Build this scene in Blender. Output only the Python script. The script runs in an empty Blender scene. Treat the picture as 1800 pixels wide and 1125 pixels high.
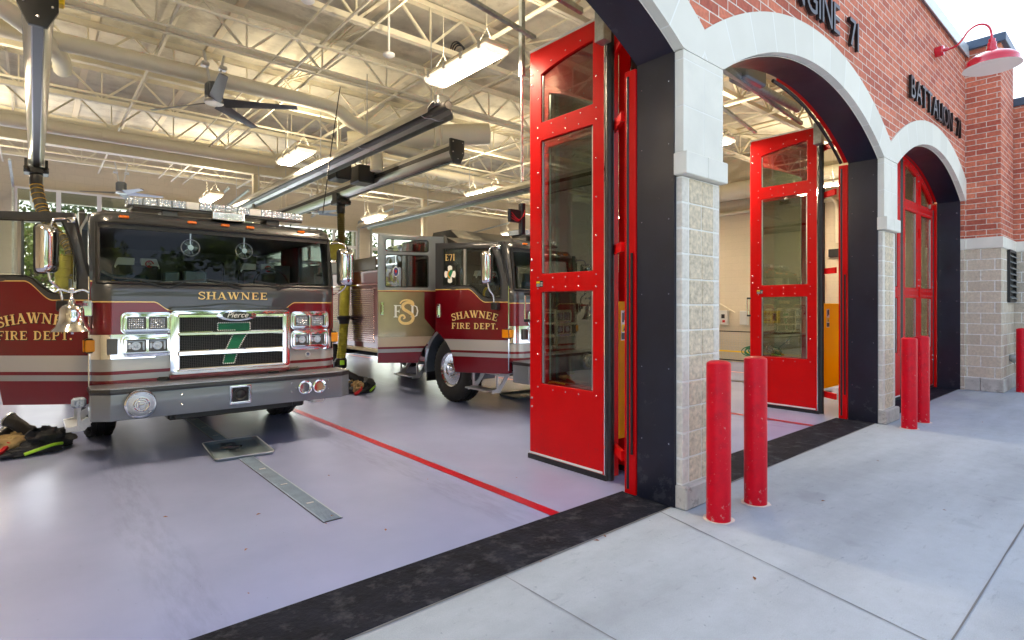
import bpy, bmesh, math, random
from mathutils import Vector, Matrix
from mathutils.geometry import tessellate_polygon
from mathutils import noise as mnoise
random.seed(7)
SC = bpy.context.scene
COL = SC.collection
R = math.radians

# ------------------------------------------------------------------ camera
cam = bpy.data.cameras.new('camera')
camo = bpy.data.objects.new('camera', cam); COL.objects.link(camo)
camo.location = (0, 0, 1.60)
camo.rotation_euler = (R(90), 0, -math.atan2(.6511, .7590))
cam.sensor_width = 36; cam.lens = 36*978/1800; cam.shift_y = -24/1800
cam.clip_start = .05; cam.clip_end = 2000
SC.camera = camo

# ------------------------------------------------------------------ world, sun, exposure
SUN_EL, SUN_AZ = R(46), R(28)      # azimuth from +Y towards +X: the sun stands behind the station
w = bpy.data.worlds.new("World"); SC.world = w; w.use_nodes = True
nt = w.node_tree; nt.nodes.clear()
sky = nt.nodes.new('ShaderNodeTexSky'); sky.sky_type = 'NISHITA'; sky.sun_disc = False
sky.sun_elevation = SUN_EL; sky.sun_rotation = SUN_AZ; sky.dust_density = 3.0; sky.ozone_density = .6; sky.air_density = .8
hs = nt.nodes.new('ShaderNodeHueSaturation'); hs.inputs['Saturation'].default_value = .62
bg = nt.nodes.new('ShaderNodeBackground'); bg.inputs[1].default_value = .15
wo = nt.nodes.new('ShaderNodeOutputWorld')
nt.links.new(sky.outputs[0], hs.inputs['Color']); nt.links.new(hs.outputs[0], bg.inputs[0]); nt.links.new(bg.outputs[0], wo.inputs[0])
sl = bpy.data.lights.new('sun', 'SUN'); sl.energy = 4.0; sl.angle = R(.5); sl.color = (1, .95, .88)
so = bpy.data.objects.new('sun', sl); COL.objects.link(so)
sdir = Vector((math.sin(SUN_AZ)*math.cos(SUN_EL), math.cos(SUN_AZ)*math.cos(SUN_EL), math.sin(SUN_EL)))
so.rotation_euler = sdir.to_track_quat('Z', 'Y').to_euler(); so.location = (0, 0, 30)
SC.view_settings.view_transform = 'Standard'; SC.view_settings.look = 'None'
SC.view_settings.exposure = 2.15; SC.view_settings.gamma = 1.0
SC.cycles.max_bounces = 10; SC.cycles.diffuse_bounces = 5; SC.cycles.glossy_bounces = 5
SC.cycles.transparent_max_bounces = 16; SC.cycles.transmission_bounces = 6
SC.cycles.caustics_reflective = False; SC.cycles.caustics_refractive = False
SC.cycles.sample_clamp_indirect = 6.0

# ------------------------------------------------------------------ mesh builder
def rotz(a): return Matrix.Rotation(a, 4, 'Z')
class MB:
    def __init__(s): s.v = []; s.f = []; s.m = []; s.mi = 0; s.eps = 0
    def add(s, vs, fs):
        o = len(s.v); s.v += [tuple(v) for v in vs]
        for f in fs: s.f.append([i+o for i in f]); s.m.append(s.mi)
        return s
    def box(s, x0, x1, y0, y1, z0, z1, M=None):
        vs = [(x, y, z) for z in (z0, z1) for y in (y0, y1) for x in (x0, x1)]
        if M: vs = [M @ Vector(v) for v in vs]
        return s.add(vs, [(0,2,3,1),(4,5,7,6),(0,1,5,4),(2,6,7,3),(0,4,6,2),(1,3,7,5)])
    def bbox(s, x0, x1, y0, y1, z0, z1, b=.01, M=None):   # box with all its edges chamfered
        cx, cy, cz = (x0+x1)/2, (y0+y1)/2, (z0+z1)/2; hx, hy, hz = abs(x1-x0)/2, abs(y1-y0)/2, abs(z1-z0)/2
        b = min(b, hx*.9, hy*.9, hz*.9); vs = []; idx = {}
        for sx in (-1, 1):
            for sy in (-1, 1):
                for sz in (-1, 1):
                    for k, (dx, dy, dz) in enumerate(((0,b,b),(b,0,b),(b,b,0))):
                        idx[sx, sy, sz, k] = len(vs); p = Vector((cx+sx*(hx-dx), cy+sy*(hy-dy), cz+sz*(hz-dz)))
                        vs.append(M @ p if M else p)
        fs = []
        for a in (-1, 1):
            fs.append([idx[a,-1,-1,0], idx[a,1,-1,0], idx[a,1,1,0], idx[a,-1,1,0]])
            fs.append([idx[-1,a,-1,1], idx[1,a,-1,1], idx[1,a,1,1], idx[-1,a,1,1]])
            fs.append([idx[-1,-1,a,2], idx[1,-1,a,2], idx[1,1,a,2], idx[-1,1,a,2]])
            for c in (-1, 1):
                fs.append([idx[a,c,-1,0], idx[a,c,1,0], idx[a,c,1,1], idx[a,c,-1,1]])
                fs.append([idx[a,-1,c,0], idx[a,1,c,0], idx[a,1,c,2], idx[a,-1,c,2]])
                fs.append([idx[-1,a,c,1], idx[1,a,c,1], idx[1,a,c,2], idx[-1,a,c,2]])
                for d in (-1, 1): fs.append([idx[a,c,d,0], idx[a,c,d,1], idx[a,c,d,2]])
        return s.add(vs, fs)
    def bar(s, p0, p1, w, h=None, up=(0, 0, 1)):           # rectangular bar between two points
        p0, p1 = Vector(p0), Vector(p1); h = h or w; d = (p1-p0).normalized(); u = Vector(up)
        if abs(d.dot(u)) > .98: u = Vector((0, 1, 0))
        a = d.cross(u).normalized()*w/2; b = a.cross(d).normalized()*h/2
        vs = [p+i*a+j*b for p in (p0, p1) for i, j in ((-1,-1),(1,-1),(1,1),(-1,1))]
        return s.add(vs, [(3,2,1,0),(4,5,6,7),(0,1,5,4),(1,2,6,5),(2,3,7,6),(3,0,4,7)])
    def tube(s, pts, r, n=8, caps=True, rf=None):
        pts = [Vector(p) for p in pts]; vs = []; fs = []; prev = None; N = len(pts)
        for i, p in enumerate(pts):
            t = (pts[min(i+1, N-1)]-pts[max(i-1, 0)]).normalized()
            if prev is None:
                u = Vector((0, 0, 1)) if abs(t.z) < .9 else Vector((1, 0, 0)); a = t.cross(u).normalized()
            else: a = (prev-t*prev.dot(t)).normalized()
            prev = a; b = t.cross(a); rr = rf(i/(N-1)) if rf else r
            vs += [p+rr*(math.cos(2*math.pi*k/n)*a+math.sin(2*math.pi*k/n)*b) for k in range(n)]
        for i in range(N-1):
            for k in range(n): fs.append((i*n+k, i*n+(k+1)%n, (i+1)*n+(k+1)%n, (i+1)*n+k))
        if caps: fs += [tuple(range(n-1, -1, -1)), tuple(range((N-1)*n, N*n))]
        return s.add(vs, fs)
    def lathe(s, prof, c, axis=(0, 0, 1), n=24):           # prof: (radius, distance along the axis)
        c = Vector(c); ax = Vector(axis).normalized(); u = Vector((0, 0, 1)) if abs(ax.z) < .9 else Vector((1, 0, 0))
        a = ax.cross(u).normalized(); b = ax.cross(a); vs = []; fs = []
        for r, h in prof: vs += [c+ax*h+r*(math.cos(2*math.pi*k/n)*a+math.sin(2*math.pi*k/n)*b) for k in range(n)]
        for i in range(len(prof)-1):
            for k in range(n): fs.append((i*n+k, (i+1)*n+k, (i+1)*n+(k+1)%n, i*n+(k+1)%n))
        if prof[0][0] > 1e-4: fs.append(tuple(range(n-1, -1, -1)))
        if prof[-1][0] > 1e-4: fs.append(tuple((len(prof)-1)*n+k for k in range(n)))
        return s.add(vs, fs)
    def plate(s, outer, holes=(), t=.02, M=None):          # 2-D polygon (u,v) with holes -> slab; local axes u=x, v=z, thickness 0..t along +y
        loops = [[Vector((p[0], 0, p[1])) for p in outer]]+[[Vector((p[0], 0, p[1])) for p in h] for h in holes]
        tris = tessellate_polygon([[Vector((p.x, p.z, 0)) for p in l] for l in loops])
        flat = [p for l in loops for p in l]; n = len(flat)
        vs = flat+[p+Vector((0, t, 0)) for p in flat]; fs = []
        for tr in tris: fs += [tuple(tr), tuple(i+n for i in reversed(tr))]
        o = 0
        for l in loops:
            for i in range(len(l)): j = (i+1) % len(l); fs.append((o+i, o+j, o+j+n, o+i+n))
            o += len(l)
        if M: vs = [M @ v for v in vs]
        return s.add(vs, fs)
    def sphere(s, c, r, n=12, m=8, sc=(1, 1, 1), M=None):
        vs = []; fs = []
        for i in range(m+1):
            th = math.pi*i/m
            for k in range(n):
                ph = 2*math.pi*k/n
                p = Vector((c[0]+r*sc[0]*math.sin(th)*math.cos(ph), c[1]+r*sc[1]*math.sin(th)*math.sin(ph), c[2]+r*sc[2]*math.cos(th)))
                vs.append(M @ p if M else p)
        for i in range(m):
            for k in range(n): fs.append((i*n+k, (i+1)*n+k, (i+1)*n+(k+1) % n, i*n+(k+1) % n))
        return s.add(vs, fs)
    def build(s, name, mats, parent=None, smooth=0, bevel=0, recalc=True, loc=None, rz=None, seg=2, weld=True):
        me = bpy.data.meshes.new(name); bm = bmesh.new()
        vv = [bm.verts.new(v) for v in s.v]
        for f, mi in zip(s.f, s.m):
            if len(set(f)) < 3: continue
            try: fc = bm.faces.new([vv[i] for i in f]); fc.material_index = mi
            except ValueError: pass
        if weld: bmesh.ops.remove_doubles(bm, verts=bm.verts, dist=1e-5)
        if recalc: bmesh.ops.recalc_face_normals(bm, faces=bm.faces)
        if bevel:
            es = [e for e in bm.edges if len(e.link_faces) == 2 and e.calc_face_angle(0) > R(35)]
            bmesh.ops.bevel(bm, geom=es, offset=bevel, segments=seg, affect='EDGES', profile=.6, clamp_overlap=True)
        bm.to_mesh(me); bm.free()
        if not isinstance(mats, (list, tuple)): mats = [mats]
        for m in mats: me.materials.append(m)
        if smooth or bevel:
            me.polygons.foreach_set('use_smooth', [True]*len(me.polygons))
            me.set_sharp_from_angle(angle=R(smooth or 35))
        o = bpy.data.objects.new(name, me); COL.objects.link(o)
        if parent: o.parent = parent
        if loc is not None: o.location = loc
        if rz is not None: o.rotation_euler = (0, 0, rz)
        return o

def thing(name, label, cat, loc=(0, 0, 0), rz=0, group=None):
    o = bpy.data.objects.new(name, None); COL.objects.link(o); o.empty_display_size = .2
    o.location = loc; o.rotation_euler = (0, 0, rz)
    return tag(o, label, cat, group)
def tag(o, label, cat, group=None):
    o['label'] = label; o['category'] = cat
    if group: o['group'] = group
    return o
def struct(o): o['kind'] = 'structure'; return o
def copy_tree(o, parent=None):
    c = o.copy(); COL.objects.link(c)
    if parent: c.parent = parent
    for ch in list(o.children): copy_tree(ch, c)
    return c
def rrect(x0, x1, z0, z1, r, n=5):
    p = []
    for cx, cz, a0 in ((x1-r, z1-r, 0), (x0+r, z1-r, 90), (x0+r, z0+r, 180), (x1-r, z0+r, 270)):
        for k in range(n+1):
            a = R(a0+90*k/n); p.append((cx+r*math.cos(a), cz+r*math.sin(a)))
    return p
def circ(cx, cz, r, n=24, sx=1): return [(cx+sx*r*math.cos(2*math.pi*k/n), cz+r*math.sin(2*math.pi*k/n)) for k in range(n)]

# ------------------------------------------------------------------ materials
def nm(name):
    m = bpy.data.materials.new(name); m.use_nodes = True; n = m.node_tree; return m, n, n.nodes['Principled BSDF']
def N(n, t, **k):
    x = n.nodes.new(t)
    for a, b in k.items(): setattr(x, a, b)
    return x
def rgb(c): return (c[0], c[1], c[2], 1)
def P(name, col, rough=.5, metal=0, var=0, vs=5, bump=0, bs=40, coat=0, spec=.5, dirt=None, ds=3, rvar=0, stretch=None):
    m, n, b = nm(name)
    b.inputs['Base Color'].default_value = rgb(col); b.inputs['Roughness'].default_value = rough
    b.inputs['Metallic'].default_value = metal; b.inputs['Specular IOR Level'].default_value = spec
    if coat: b.inputs['Coat Weight'].default_value = coat; b.inputs['Coat Roughness'].default_value = .04
    tc = N(n, 'ShaderNodeTexCoord'); src = tc.outputs['Object']
    if stretch:
        mp = N(n, 'ShaderNodeMapping'); mp.inputs['Scale'].default_value = stretch; n.links.new(src, mp.inputs[0]); src = mp.outputs[0]
    def noise(sc, det=5, rg=.6):
        t = N(n, 'ShaderNodeTexNoise'); t.inputs['Scale'].default_value = sc; t.inputs['Detail'].default_value = det
        t.inputs['Roughness'].default_value = rg; n.links.new(src, t.inputs['Vector']); return t
    cur = None
    if var:
        t = noise(vs); mr = N(n, 'ShaderNodeMapRange'); mr.inputs[1].default_value = .3; mr.inputs[2].default_value = .7
        mr.inputs[3].default_value = 1-var; mr.inputs[4].default_value = 1+var; n.links.new(t.outputs['Fac'], mr.inputs[0])
        mx = N(n, 'ShaderNodeMix', data_type='RGBA', blend_type='MULTIPLY'); mx.inputs[0].default_value = 1
        mx.inputs[6].default_value = rgb(col); n.links.new(mr.outputs[0], mx.inputs[7]); cur = mx.outputs[2]
    if dirt:
        t = noise(ds, 8, .7); mr = N(n, 'ShaderNodeMapRange'); mr.inputs[1].default_value = .52; mr.inputs[2].default_value = .75
        n.links.new(t.outputs['Fac'], mr.inputs[0])
        mx = N(n, 'ShaderNodeMix', data_type='RGBA'); n.links.new(mr.outputs[0], mx.inputs[0])
        if cur: n.links.new(cur, mx.inputs[6])
        else: mx.inputs[6].default_value = rgb(col)
        mx.inputs[7].default_value = rgb(dirt); cur = mx.outputs[2]
    if cur: n.links.new(cur, b.inputs['Base Color'])
    if rvar:
        t = noise(2.3, 6); mr = N(n, 'ShaderNodeMapRange'); mr.inputs[1].default_value = .3; mr.inputs[2].default_value = .7
        mr.inputs[3].default_value = max(0, rough-rvar); mr.inputs[4].default_value = rough+rvar
        n.links.new(t.outputs['Fac'], mr.inputs[0]); n.links.new(mr.outputs[0], b.inputs['Roughness'])
    if bump:
        t = noise(bs, 6); bp = N(n, 'ShaderNodeBump'); bp.inputs['Strength'].default_value = bump; bp.inputs['Distance'].default_value = .01
        n.links.new(t.outputs['Fac'], bp.inputs['Height']); n.links.new(bp.outputs[0], b.inputs['Normal'])
    return m
def glass(name, tint=(.75, .8, .78), refl=.12, rough=.0, mx_=.6):
    m = bpy.data.materials.new(name); m.use_nodes = True; n = m.node_tree; n.nodes.clear()
    tr = N(n, 'ShaderNodeBsdfTransparent'); tr.inputs[0].default_value = rgb(tint)
    gl = N(n, 'ShaderNodeBsdfGlossy'); gl.inputs['Roughness'].default_value = rough; gl.inputs[0].default_value = (1, 1, 1, 1)
    lw = N(n, 'ShaderNodeLayerWeight'); lw.inputs[0].default_value = .14
    mr = N(n, 'ShaderNodeMapRange'); mr.inputs[3].default_value = refl; mr.inputs[4].default_value = mx_
    n.links.new(lw.outputs['Fresnel'], mr.inputs[0])
    mx = N(n, 'ShaderNodeMixShader'); n.links.new(mr.outputs[0], mx.inputs[0]); n.links.new(tr.outputs[0], mx.inputs[1]); n.links.new(gl.outputs[0], mx.inputs[2])
    o = N(n, 'ShaderNodeOutputMaterial'); n.links.new(mx.outputs[0], o.inputs[0]); return m
def emit(name, col, st):
    m, n, b = nm(name); b.inputs['Base Color'].default_value = rgb(col)
    b.inputs['Emission Color'].default_value = rgb(col); b.inputs['Emission Strength'].default_value = st; return m
def masonry(name, axis, bw, rh, mortar, c1, c2, cm, var=.25, bump=.6, rough=.9, off=(0, 0), split=0, blotch=None, mbump=1.0):
    m, n, b = nm(name); tc = N(n, 'ShaderNodeTexCoord'); sp = N(n, 'ShaderNodeSeparateXYZ'); cb = N(n, 'ShaderNodeCombineXYZ')
    n.links.new(tc.outputs['Object'], sp.inputs[0])
    if axis == 'both':
        ge = N(n, 'ShaderNodeNewGeometry'); sn = N(n, 'ShaderNodeSeparateXYZ'); n.links.new(ge.outputs['Normal'], sn.inputs[0])
        ab = N(n, 'ShaderNodeMath', operation='ABSOLUTE'); n.links.new(sn.outputs[0], ab.inputs[0])
        gt = N(n, 'ShaderNodeMath', operation='GREATER_THAN'); gt.inputs[1].default_value = .7; n.links.new(ab.outputs[0], gt.inputs[0])
        mf = N(n, 'ShaderNodeMix', data_type='FLOAT'); n.links.new(gt.outputs[0], mf.inputs[0])
        n.links.new(sp.outputs[0], mf.inputs[2]); n.links.new(sp.outputs[1], mf.inputs[3]); u = mf.outputs[0]
    else: u = sp.outputs['XYZ'.index(axis)]
    ad = N(n, 'ShaderNodeMath', operation='ADD'); ad.inputs[1].default_value = off[0]; n.links.new(u, ad.inputs[0])
    az = N(n, 'ShaderNodeMath', operation='ADD'); az.inputs[1].default_value = off[1]; n.links.new(sp.outputs[2], az.inputs[0])
    n.links.new(ad.outputs[0], cb.inputs[0]); n.links.new(az.outputs[0], cb.inputs[1])
    br = N(n, 'ShaderNodeTexBrick'); br.offset = .5; br.squash = 1; br.inputs['Scale'].default_value = 1
    br.inputs['Brick Width'].default_value = bw; br.inputs['Row Height'].default_value = rh; br.inputs['Mortar Size'].default_value = mortar
    br.inputs['Mortar Smooth'].default_value = .15; br.inputs['Bias'].default_value = 0
    br.inputs['Color1'].default_value = rgb(c1); br.inputs['Color2'].default_value = rgb(c2); br.inputs['Mortar'].default_value = rgb(cm)
    n.links.new(cb.outputs[0], br.inputs['Vector'])
    def noise(sc, det=6, rg=.65):
        t = N(n, 'ShaderNodeTexNoise'); t.inputs['Scale'].default_value = sc; t.inputs['Detail'].default_value = det; t.inputs['Roughness'].default_value = rg
        n.links.new(tc.outputs['Object'], t.inputs['Vector']); return t
    t = noise(22); mr = N(n, 'ShaderNodeMapRange'); mr.inputs[1].default_value = .25; mr.inputs[2].default_value = .75
    mr.inputs[3].default_value = 1-var; mr.inputs[4].default_value = 1+var; n.links.new(t.outputs['Fac'], mr.inputs[0])
    mx = N(n, 'ShaderNodeMix', data_type='RGBA', blend_type='MULTIPLY'); mx.inputs[0].default_value = 1
    n.links.new(br.outputs['Color'], mx.inputs[6]); n.links.new(mr.outputs[0], mx.inputs[7]); cur = mx.outputs[2]
    if blotch:
        t3 = noise(3.1, 7, .7); m3 = N(n, 'ShaderNodeMapRange'); m3.inputs[1].default_value = .56; m3.inputs[2].default_value = .72; m3.inputs[4].default_value = .55
        n.links.new(t3.outputs['Fac'], m3.inputs[0]); m4 = N(n, 'ShaderNodeMix', data_type='RGBA'); n.links.new(m3.outputs[0], m4.inputs[0])
        n.links.new(cur, m4.inputs[6]); m4.inputs[7].default_value = rgb(blotch); cur = m4.outputs[2]
    n.links.new(cur, b.inputs['Base Color']); b.inputs['Roughness'].default_value = rough
    inv = N(n, 'ShaderNodeMath', operation='SUBTRACT'); inv.inputs[0].default_value = mbump; n.links.new(br.outputs['Fac'], inv.inputs[1])
    t2 = noise(60 if not split else 34, 7); ml = N(n, 'ShaderNodeMath', operation='MULTIPLY_ADD'); ml.inputs[1].default_value = .25 if not split else split
    n.links.new(t2.outputs['Fac'], ml.inputs[0]); n.links.new(inv.outputs[0], ml.inputs[2])
    bp = N(n, 'ShaderNodeBump'); bp.inputs['Strength'].default_value = bump; bp.inputs['Distance'].default_value = .008 if not split else .014
    n.links.new(ml.outputs[0], bp.inputs['Height']); n.links.new(bp.outputs[0], b.inputs['Normal'])
    return m
def livery(name, bound, curve=None, tan=False):
    """fire engine paint in horizontal bands, by height above the ground; bound = gold line height;
    curve = (axis, a, b, drop): between a and b along that axis the line sinks by drop"""
    m, n, b = nm(name); tc = N(n, 'ShaderNodeTexCoord'); sp = N(n, 'ShaderNodeSeparateXYZ'); n.links.new(tc.outputs['Object'], sp.inputs[0])
    z = sp.outputs[2]
    if curve:
        ax, a, bb, drop = curve; u = sp.outputs['xyz'.index(ax)]
        if ax == 'x':
            q = N(n, 'ShaderNodeMath', operation='ABSOLUTE'); n.links.new(u, q.inputs[0]); u = q.outputs[0]
        mr = N(n, 'ShaderNodeMapRange', interpolation_type='SMOOTHSTEP'); mr.inputs[1].default_value = a; mr.inputs[2].default_value = bb
        mr.inputs[3].default_value = 0; mr.inputs[4].default_value = drop; n.links.new(u, mr.inputs[0])
        gt = N(n, 'ShaderNodeMath', operation='GREATER_THAN'); gt.inputs[1].default_value = 1.35; n.links.new(z, gt.inputs[0])
        ml = N(n, 'ShaderNodeMath', operation='MULTIPLY'); n.links.new(mr.outputs[0], ml.inputs[0]); n.links.new(gt.outputs[0], ml.inputs[1])
        ad = N(n, 'ShaderNodeMath', operation='ADD'); n.links.new(z, ad.inputs[0]); n.links.new(ml.outputs[0], ad.inputs[1]); z = ad.outputs[0]
    dv = N(n, 'ShaderNodeMath', operation='DIVIDE'); dv.inputs[1].default_value = 3; n.links.new(z, dv.inputs[0])
    cr = N(n, 'ShaderNodeValToRGB'); cr.color_ramp.interpolation = 'CONSTANT'; n.links.new(dv.outputs[0], cr.inputs[0])
    mar, sil, gry, gld = (.15, .0, .006), (.44, .43, .41), (.30, .31, .32), (.75, .5, .16)
    gray = (.050, .054, .062)
    if tan: sil = (.50, .40, .28); gray = (.20, .225, .25)  # tan: warm light put into the stripe, sky reflection into the grey
    st = [(0, mar), (.838, gry), (.892, mar), (.93, sil), (1.09, mar), (bound-.009, gld), (bound+.005, gray)]
    e = cr.color_ramp.elements; e[0].position = 0; e[0].color = rgb(st[0][1]); e[1].position = st[1][0]/3; e[1].color = rgb(st[1][1])
    for zz, c in st[2:]: x = e.new(zz/3); x.color = rgb(c)
    n.links.new(cr.outputs[0], b.inputs['Base Color']); b.inputs['Roughness'].default_value = .3; b.inputs['Metallic'].default_value = .35
    b.inputs['Coat Weight'].default_value = .7; b.inputs['Coat Roughness'].default_value = .03
    return m

def lamp_mat():
    m, n, b = nm('lamp_diffuser_lit'); b.inputs['Base Color'].default_value = (.8, .75, .68, 1)
    tc = N(n, 'ShaderNodeTexCoord'); sp = N(n, 'ShaderNodeSeparateXYZ'); n.links.new(tc.outputs['Object'], sp.inputs[0])
    def mt(op, a, c=None):
        q = N(n, 'ShaderNodeMath', operation=op)
        for j, v in enumerate((a, c)):
            if v is None: continue
            if isinstance(v, (int, float)): q.inputs[j].default_value = v
            else: n.links.new(v, q.inputs[j])
        return q.outputs[0]
    d = mt('DIVIDE', mt('SUBTRACT', mt('ABSOLUTE', sp.outputs[0]), .068), .030)
    tube = mt('POWER', 2.718, mt('MULTIPLY', mt('MULTIPLY', d, d), -1.0))
    e = N(n, 'ShaderNodeMapRange', interpolation_type='SMOOTHSTEP'); e.inputs[1].default_value = .57; e.inputs[2].default_value = .50; n.links.new(mt('ABSOLUTE', sp.outputs[1]), e.inputs[0])
    st = mt('ADD', mt('MULTIPLY', mt('MULTIPLY', tube, e.outputs[0]), 82.0), .30)
    b.inputs['Emission Color'].default_value = (1, .80, .55, 1); n.links.new(st, b.inputs['Emission Strength']); return m
def plastic_yellow():
    m, n, b = nm('yellow_plastic'); b.inputs['Base Color'].default_value = (.95, .60, .0, 1); b.inputs['Roughness'].default_value = .4
    t = N(n, 'ShaderNodeBsdfTranslucent'); t.inputs[0].default_value = (1, .66, 0, 1)
    mx = N(n, 'ShaderNodeMixShader'); mx.inputs[0].default_value = .75; n.links.new(b.outputs[0], mx.inputs[1]); n.links.new(t.outputs[0], mx.inputs[2]); n.links.new(mx.outputs[0], n.nodes['Material Output'].inputs[0]); return m
M_ = dict(
 yplastic=plastic_yellow(),
 brick=masonry('red_brick', 'both', .305, .1016, .006, (.62, .19, .11), (.40, .095, .06), (.70, .64, .56), var=.3, bump=.8, blotch=(.50, .20, .11)),
 split=masonry('split_face_block', 'both', .4064, .2032, .009, (.66, .56, .44), (.55, .46, .36), (.88, .85, .80), var=.22, bump=1, split=1.6, off=(.02, -.05)),
 mortar=P('mortar', (.80, .77, .72), .95, bump=.3, bs=90),
 rough_block=P('rough_cut_block', (.64, .53, .39), .95, var=.28, vs=26, bump=1.0, bs=38),
 smooth_block=P('honed_block', (.68, .62, .54), .85, var=.12, vs=30, bump=.3, bs=120),
 lime=P('cast_stone', (.74, .70, .62), .8, var=.06, vs=2.5, bump=.12, bs=150),
 plinth=P('cast_stone_base', (.50, .47, .43), .9, var=.16, vs=6, bump=.35, bs=60, dirt=(.32, .29, .26), ds=5),
 lining=P('dark_steel_lining', (.009, .011, .023), .36, .0, var=.25, vs=3, bump=.08, bs=12, rvar=.08),
 screw=P('screw_steel', (.7, .7, .72), .25, 1),
 capmetal=P('parapet_cap_metal', (.055, .085, .13), .4, .3, var=.1),
 red=P('red_door_paint', (.62, .002, .003), .33, var=.06, vs=3, bump=.03, bs=8, spec=.2),
 bollard=P('bollard_red', (.60, .001, .015), .38, var=.10, vs=9, bump=.25, bs=45, dirt=(.40, .004, .02), ds=6, spec=.22),
 rubber=P('black_rubber', (.012, .012, .014), .42, var=.3, vs=20, bump=.25, bs=60),
 black=P('satin_black', (.010, .010, .011), .38, bump=.05),
 vinyl=P('black_vinyl', (.02, .02, .022), .6, bump=.2, bs=70),
 chrome=P('chrome', (.85, .85, .87), .06, 1), 
 satin=P('brushed_aluminium', (.60, .61, .63), .32, 1, bump=.1, bs=200, stretch=(.05, 1, 1)),
 tread=P('tread_plate', (.62, .63, .65), .30, 1, bump=.9, bs=55),
 galv=P('galvanized_steel', (.42, .46, .48), .38, .9, var=.2, vs=20, bump=.15, bs=60),
 bumperp=P('bumper_grey_paint', (.165, .185, .215), .30, .35, coat=.8),
 greyp=P('cab_grey_paint', (.050, .054, .062), .28, .3, coat=1),
 darkp=P('black_grey_paint', (.030, .030, .032), .35, .3, coat=.5),
 maroon=P('maroon_paint', (.135, .004, .010), .28, .25, coat=1),
 gold=P('gold_leaf', (.80, .58, .24), .35, .35, var=.12, vs=30),
 white=P('white_paint', (.78, .78, .76), .5),
 cream=P('cream_paint', (.68, .61, .43), .6, var=.05, vs=3),
 deck=P('roof_deck_paint', (.60, .56, .44), .85, var=.22, vs=1.6, bump=.3, bs=18, dirt=(.36, .31, .22), ds=2.2),
 steelc=P('cream_painted_steel', (.70, .65, .50), .55, var=.06, vs=6),
 duct=P('cream_painted_duct', (.72, .67, .52), .45, var=.04, vs=3),
 cmu_in=masonry('painted_block_wall', 'both', .4064, .2032, .004, (.60, .53, .40), (.58, .51, .385), (.52, .46, .34), var=.04, bump=.35, rough=.6),
 tyre=P('tyre_rubber', (.014, .014, .015), .75, var=.3, vs=14, bump=.3, bs=40),
 amber=P('amber_lens', (.85, .30, .0), .3, bump=.5, bs=120), 
 lens=P('clear_lens', (.45, .52, .62), .15, .3, coat=1, bump=.6, bs=60),
 ledr=P('lamp_reflector', (.70, .74, .80), .18, .8, bump=.9, bs=70),
 mesh=P('grille_mesh', (.018, .018, .02), .4, .6, bump=1, bs=220),
 green=P('green_reflective', (.0, .17, .07), .5, bump=.4, bs=200),
 yellow=P('yellow_paint', (.92, .60, .01), .45, var=.06),
 hose=P('yellow_hose', (.36, .34, .035), .6, var=.15, vs=12, bump=.25, bs=30),
 orangeh=P('yellow_stripe_hose', (.62, .40, .04), .6),
 alu=P('rail_aluminium', (.48, .47, .46), .28, .95, stretch=(4, .1, 4), bump=.05, bs=20),
 darkalu=P('rail_dark', (.10, .09, .085), .3, .7),
 cloth=P('turnout_dark_cloth', (.035, .037, .045), .95, var=.3, vs=12, bump=.6, bs=70),
 tan=P('turnout_tan_cloth', (.38, .27, .12), .95, var=.2, vs=12, bump=.6, bs=90),
 lime_=P('lime_reflective', (.42, .80, .05), .5),
 redc=P('red_cloth', (.5, .01, .015), .8, bump=.4),
 leather=P('seat_grey', (.75, .76, .74), .55, bump=.2, bs=60),
 interior=P('cab_interior', (.13, .13, .135), .7),
 leaf=P('dry_leaf', (.22, .08, .02), .8),
 emitw=lamp_mat(),
 glassd=glass('door_glass', (.70, .74, .68), .10),
 glassw=glass('windshield_glass', (.84, .90, .87), .012, 0, .30),
 glassk=glass('dark_cab_glass', (.42, .45, .44), .08),
 glassc=glass('cab_glass', (.74, .78, .74), .06),
)

def scuffed(m, zmax, amt, col, sc):
    n = m.node_tree; b = n.nodes['Principled BSDF']; bc = b.inputs['Base Color']; src = bc.links[0].from_socket if bc.links else None
    tc = N(n, 'ShaderNodeTexCoord'); sp = N(n, 'ShaderNodeSeparateXYZ'); n.links.new(tc.outputs['Object'], sp.inputs[0])
    t = N(n, 'ShaderNodeTexNoise'); t.inputs['Scale'].default_value = sc; t.inputs['Detail'].default_value = 6; t.inputs['Roughness'].default_value = .7; n.links.new(tc.outputs['Object'], t.inputs['Vector'])
    zr = N(n, 'ShaderNodeMapRange'); zr.inputs[1].default_value = 0; zr.inputs[2].default_value = zmax; zr.inputs[3].default_value = .09; zr.inputs[4].default_value = 0; n.links.new(sp.outputs[2], zr.inputs[0])
    ad = N(n, 'ShaderNodeMath', operation='ADD'); n.links.new(t.outputs['Fac'], ad.inputs[0]); n.links.new(zr.outputs[0], ad.inputs[1])
    mr = N(n, 'ShaderNodeMapRange'); mr.inputs[1].default_value = .655; mr.inputs[2].default_value = .685; mr.inputs[4].default_value = amt; n.links.new(ad.outputs[0], mr.inputs[0])
    mx = N(n, 'ShaderNodeMix', data_type='RGBA'); n.links.new(mr.outputs[0], mx.inputs[0]); n.links.new(src, mx.inputs[6]); mx.inputs[7].default_value = rgb(col); n.links.new(mx.outputs[2], bc)
scuffed(M_['bollard'], .22, .5, (.50, .36, .34), 30)
scuffed(M_['red'], .5, .35, (.30, .03, .03), 14)
scuffed(M_['lining'], 1.1, .45, (.06, .06, .07), 9)
scuffed(M_['plinth'], .3, .5, (.22, .20, .18), 8)

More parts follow.
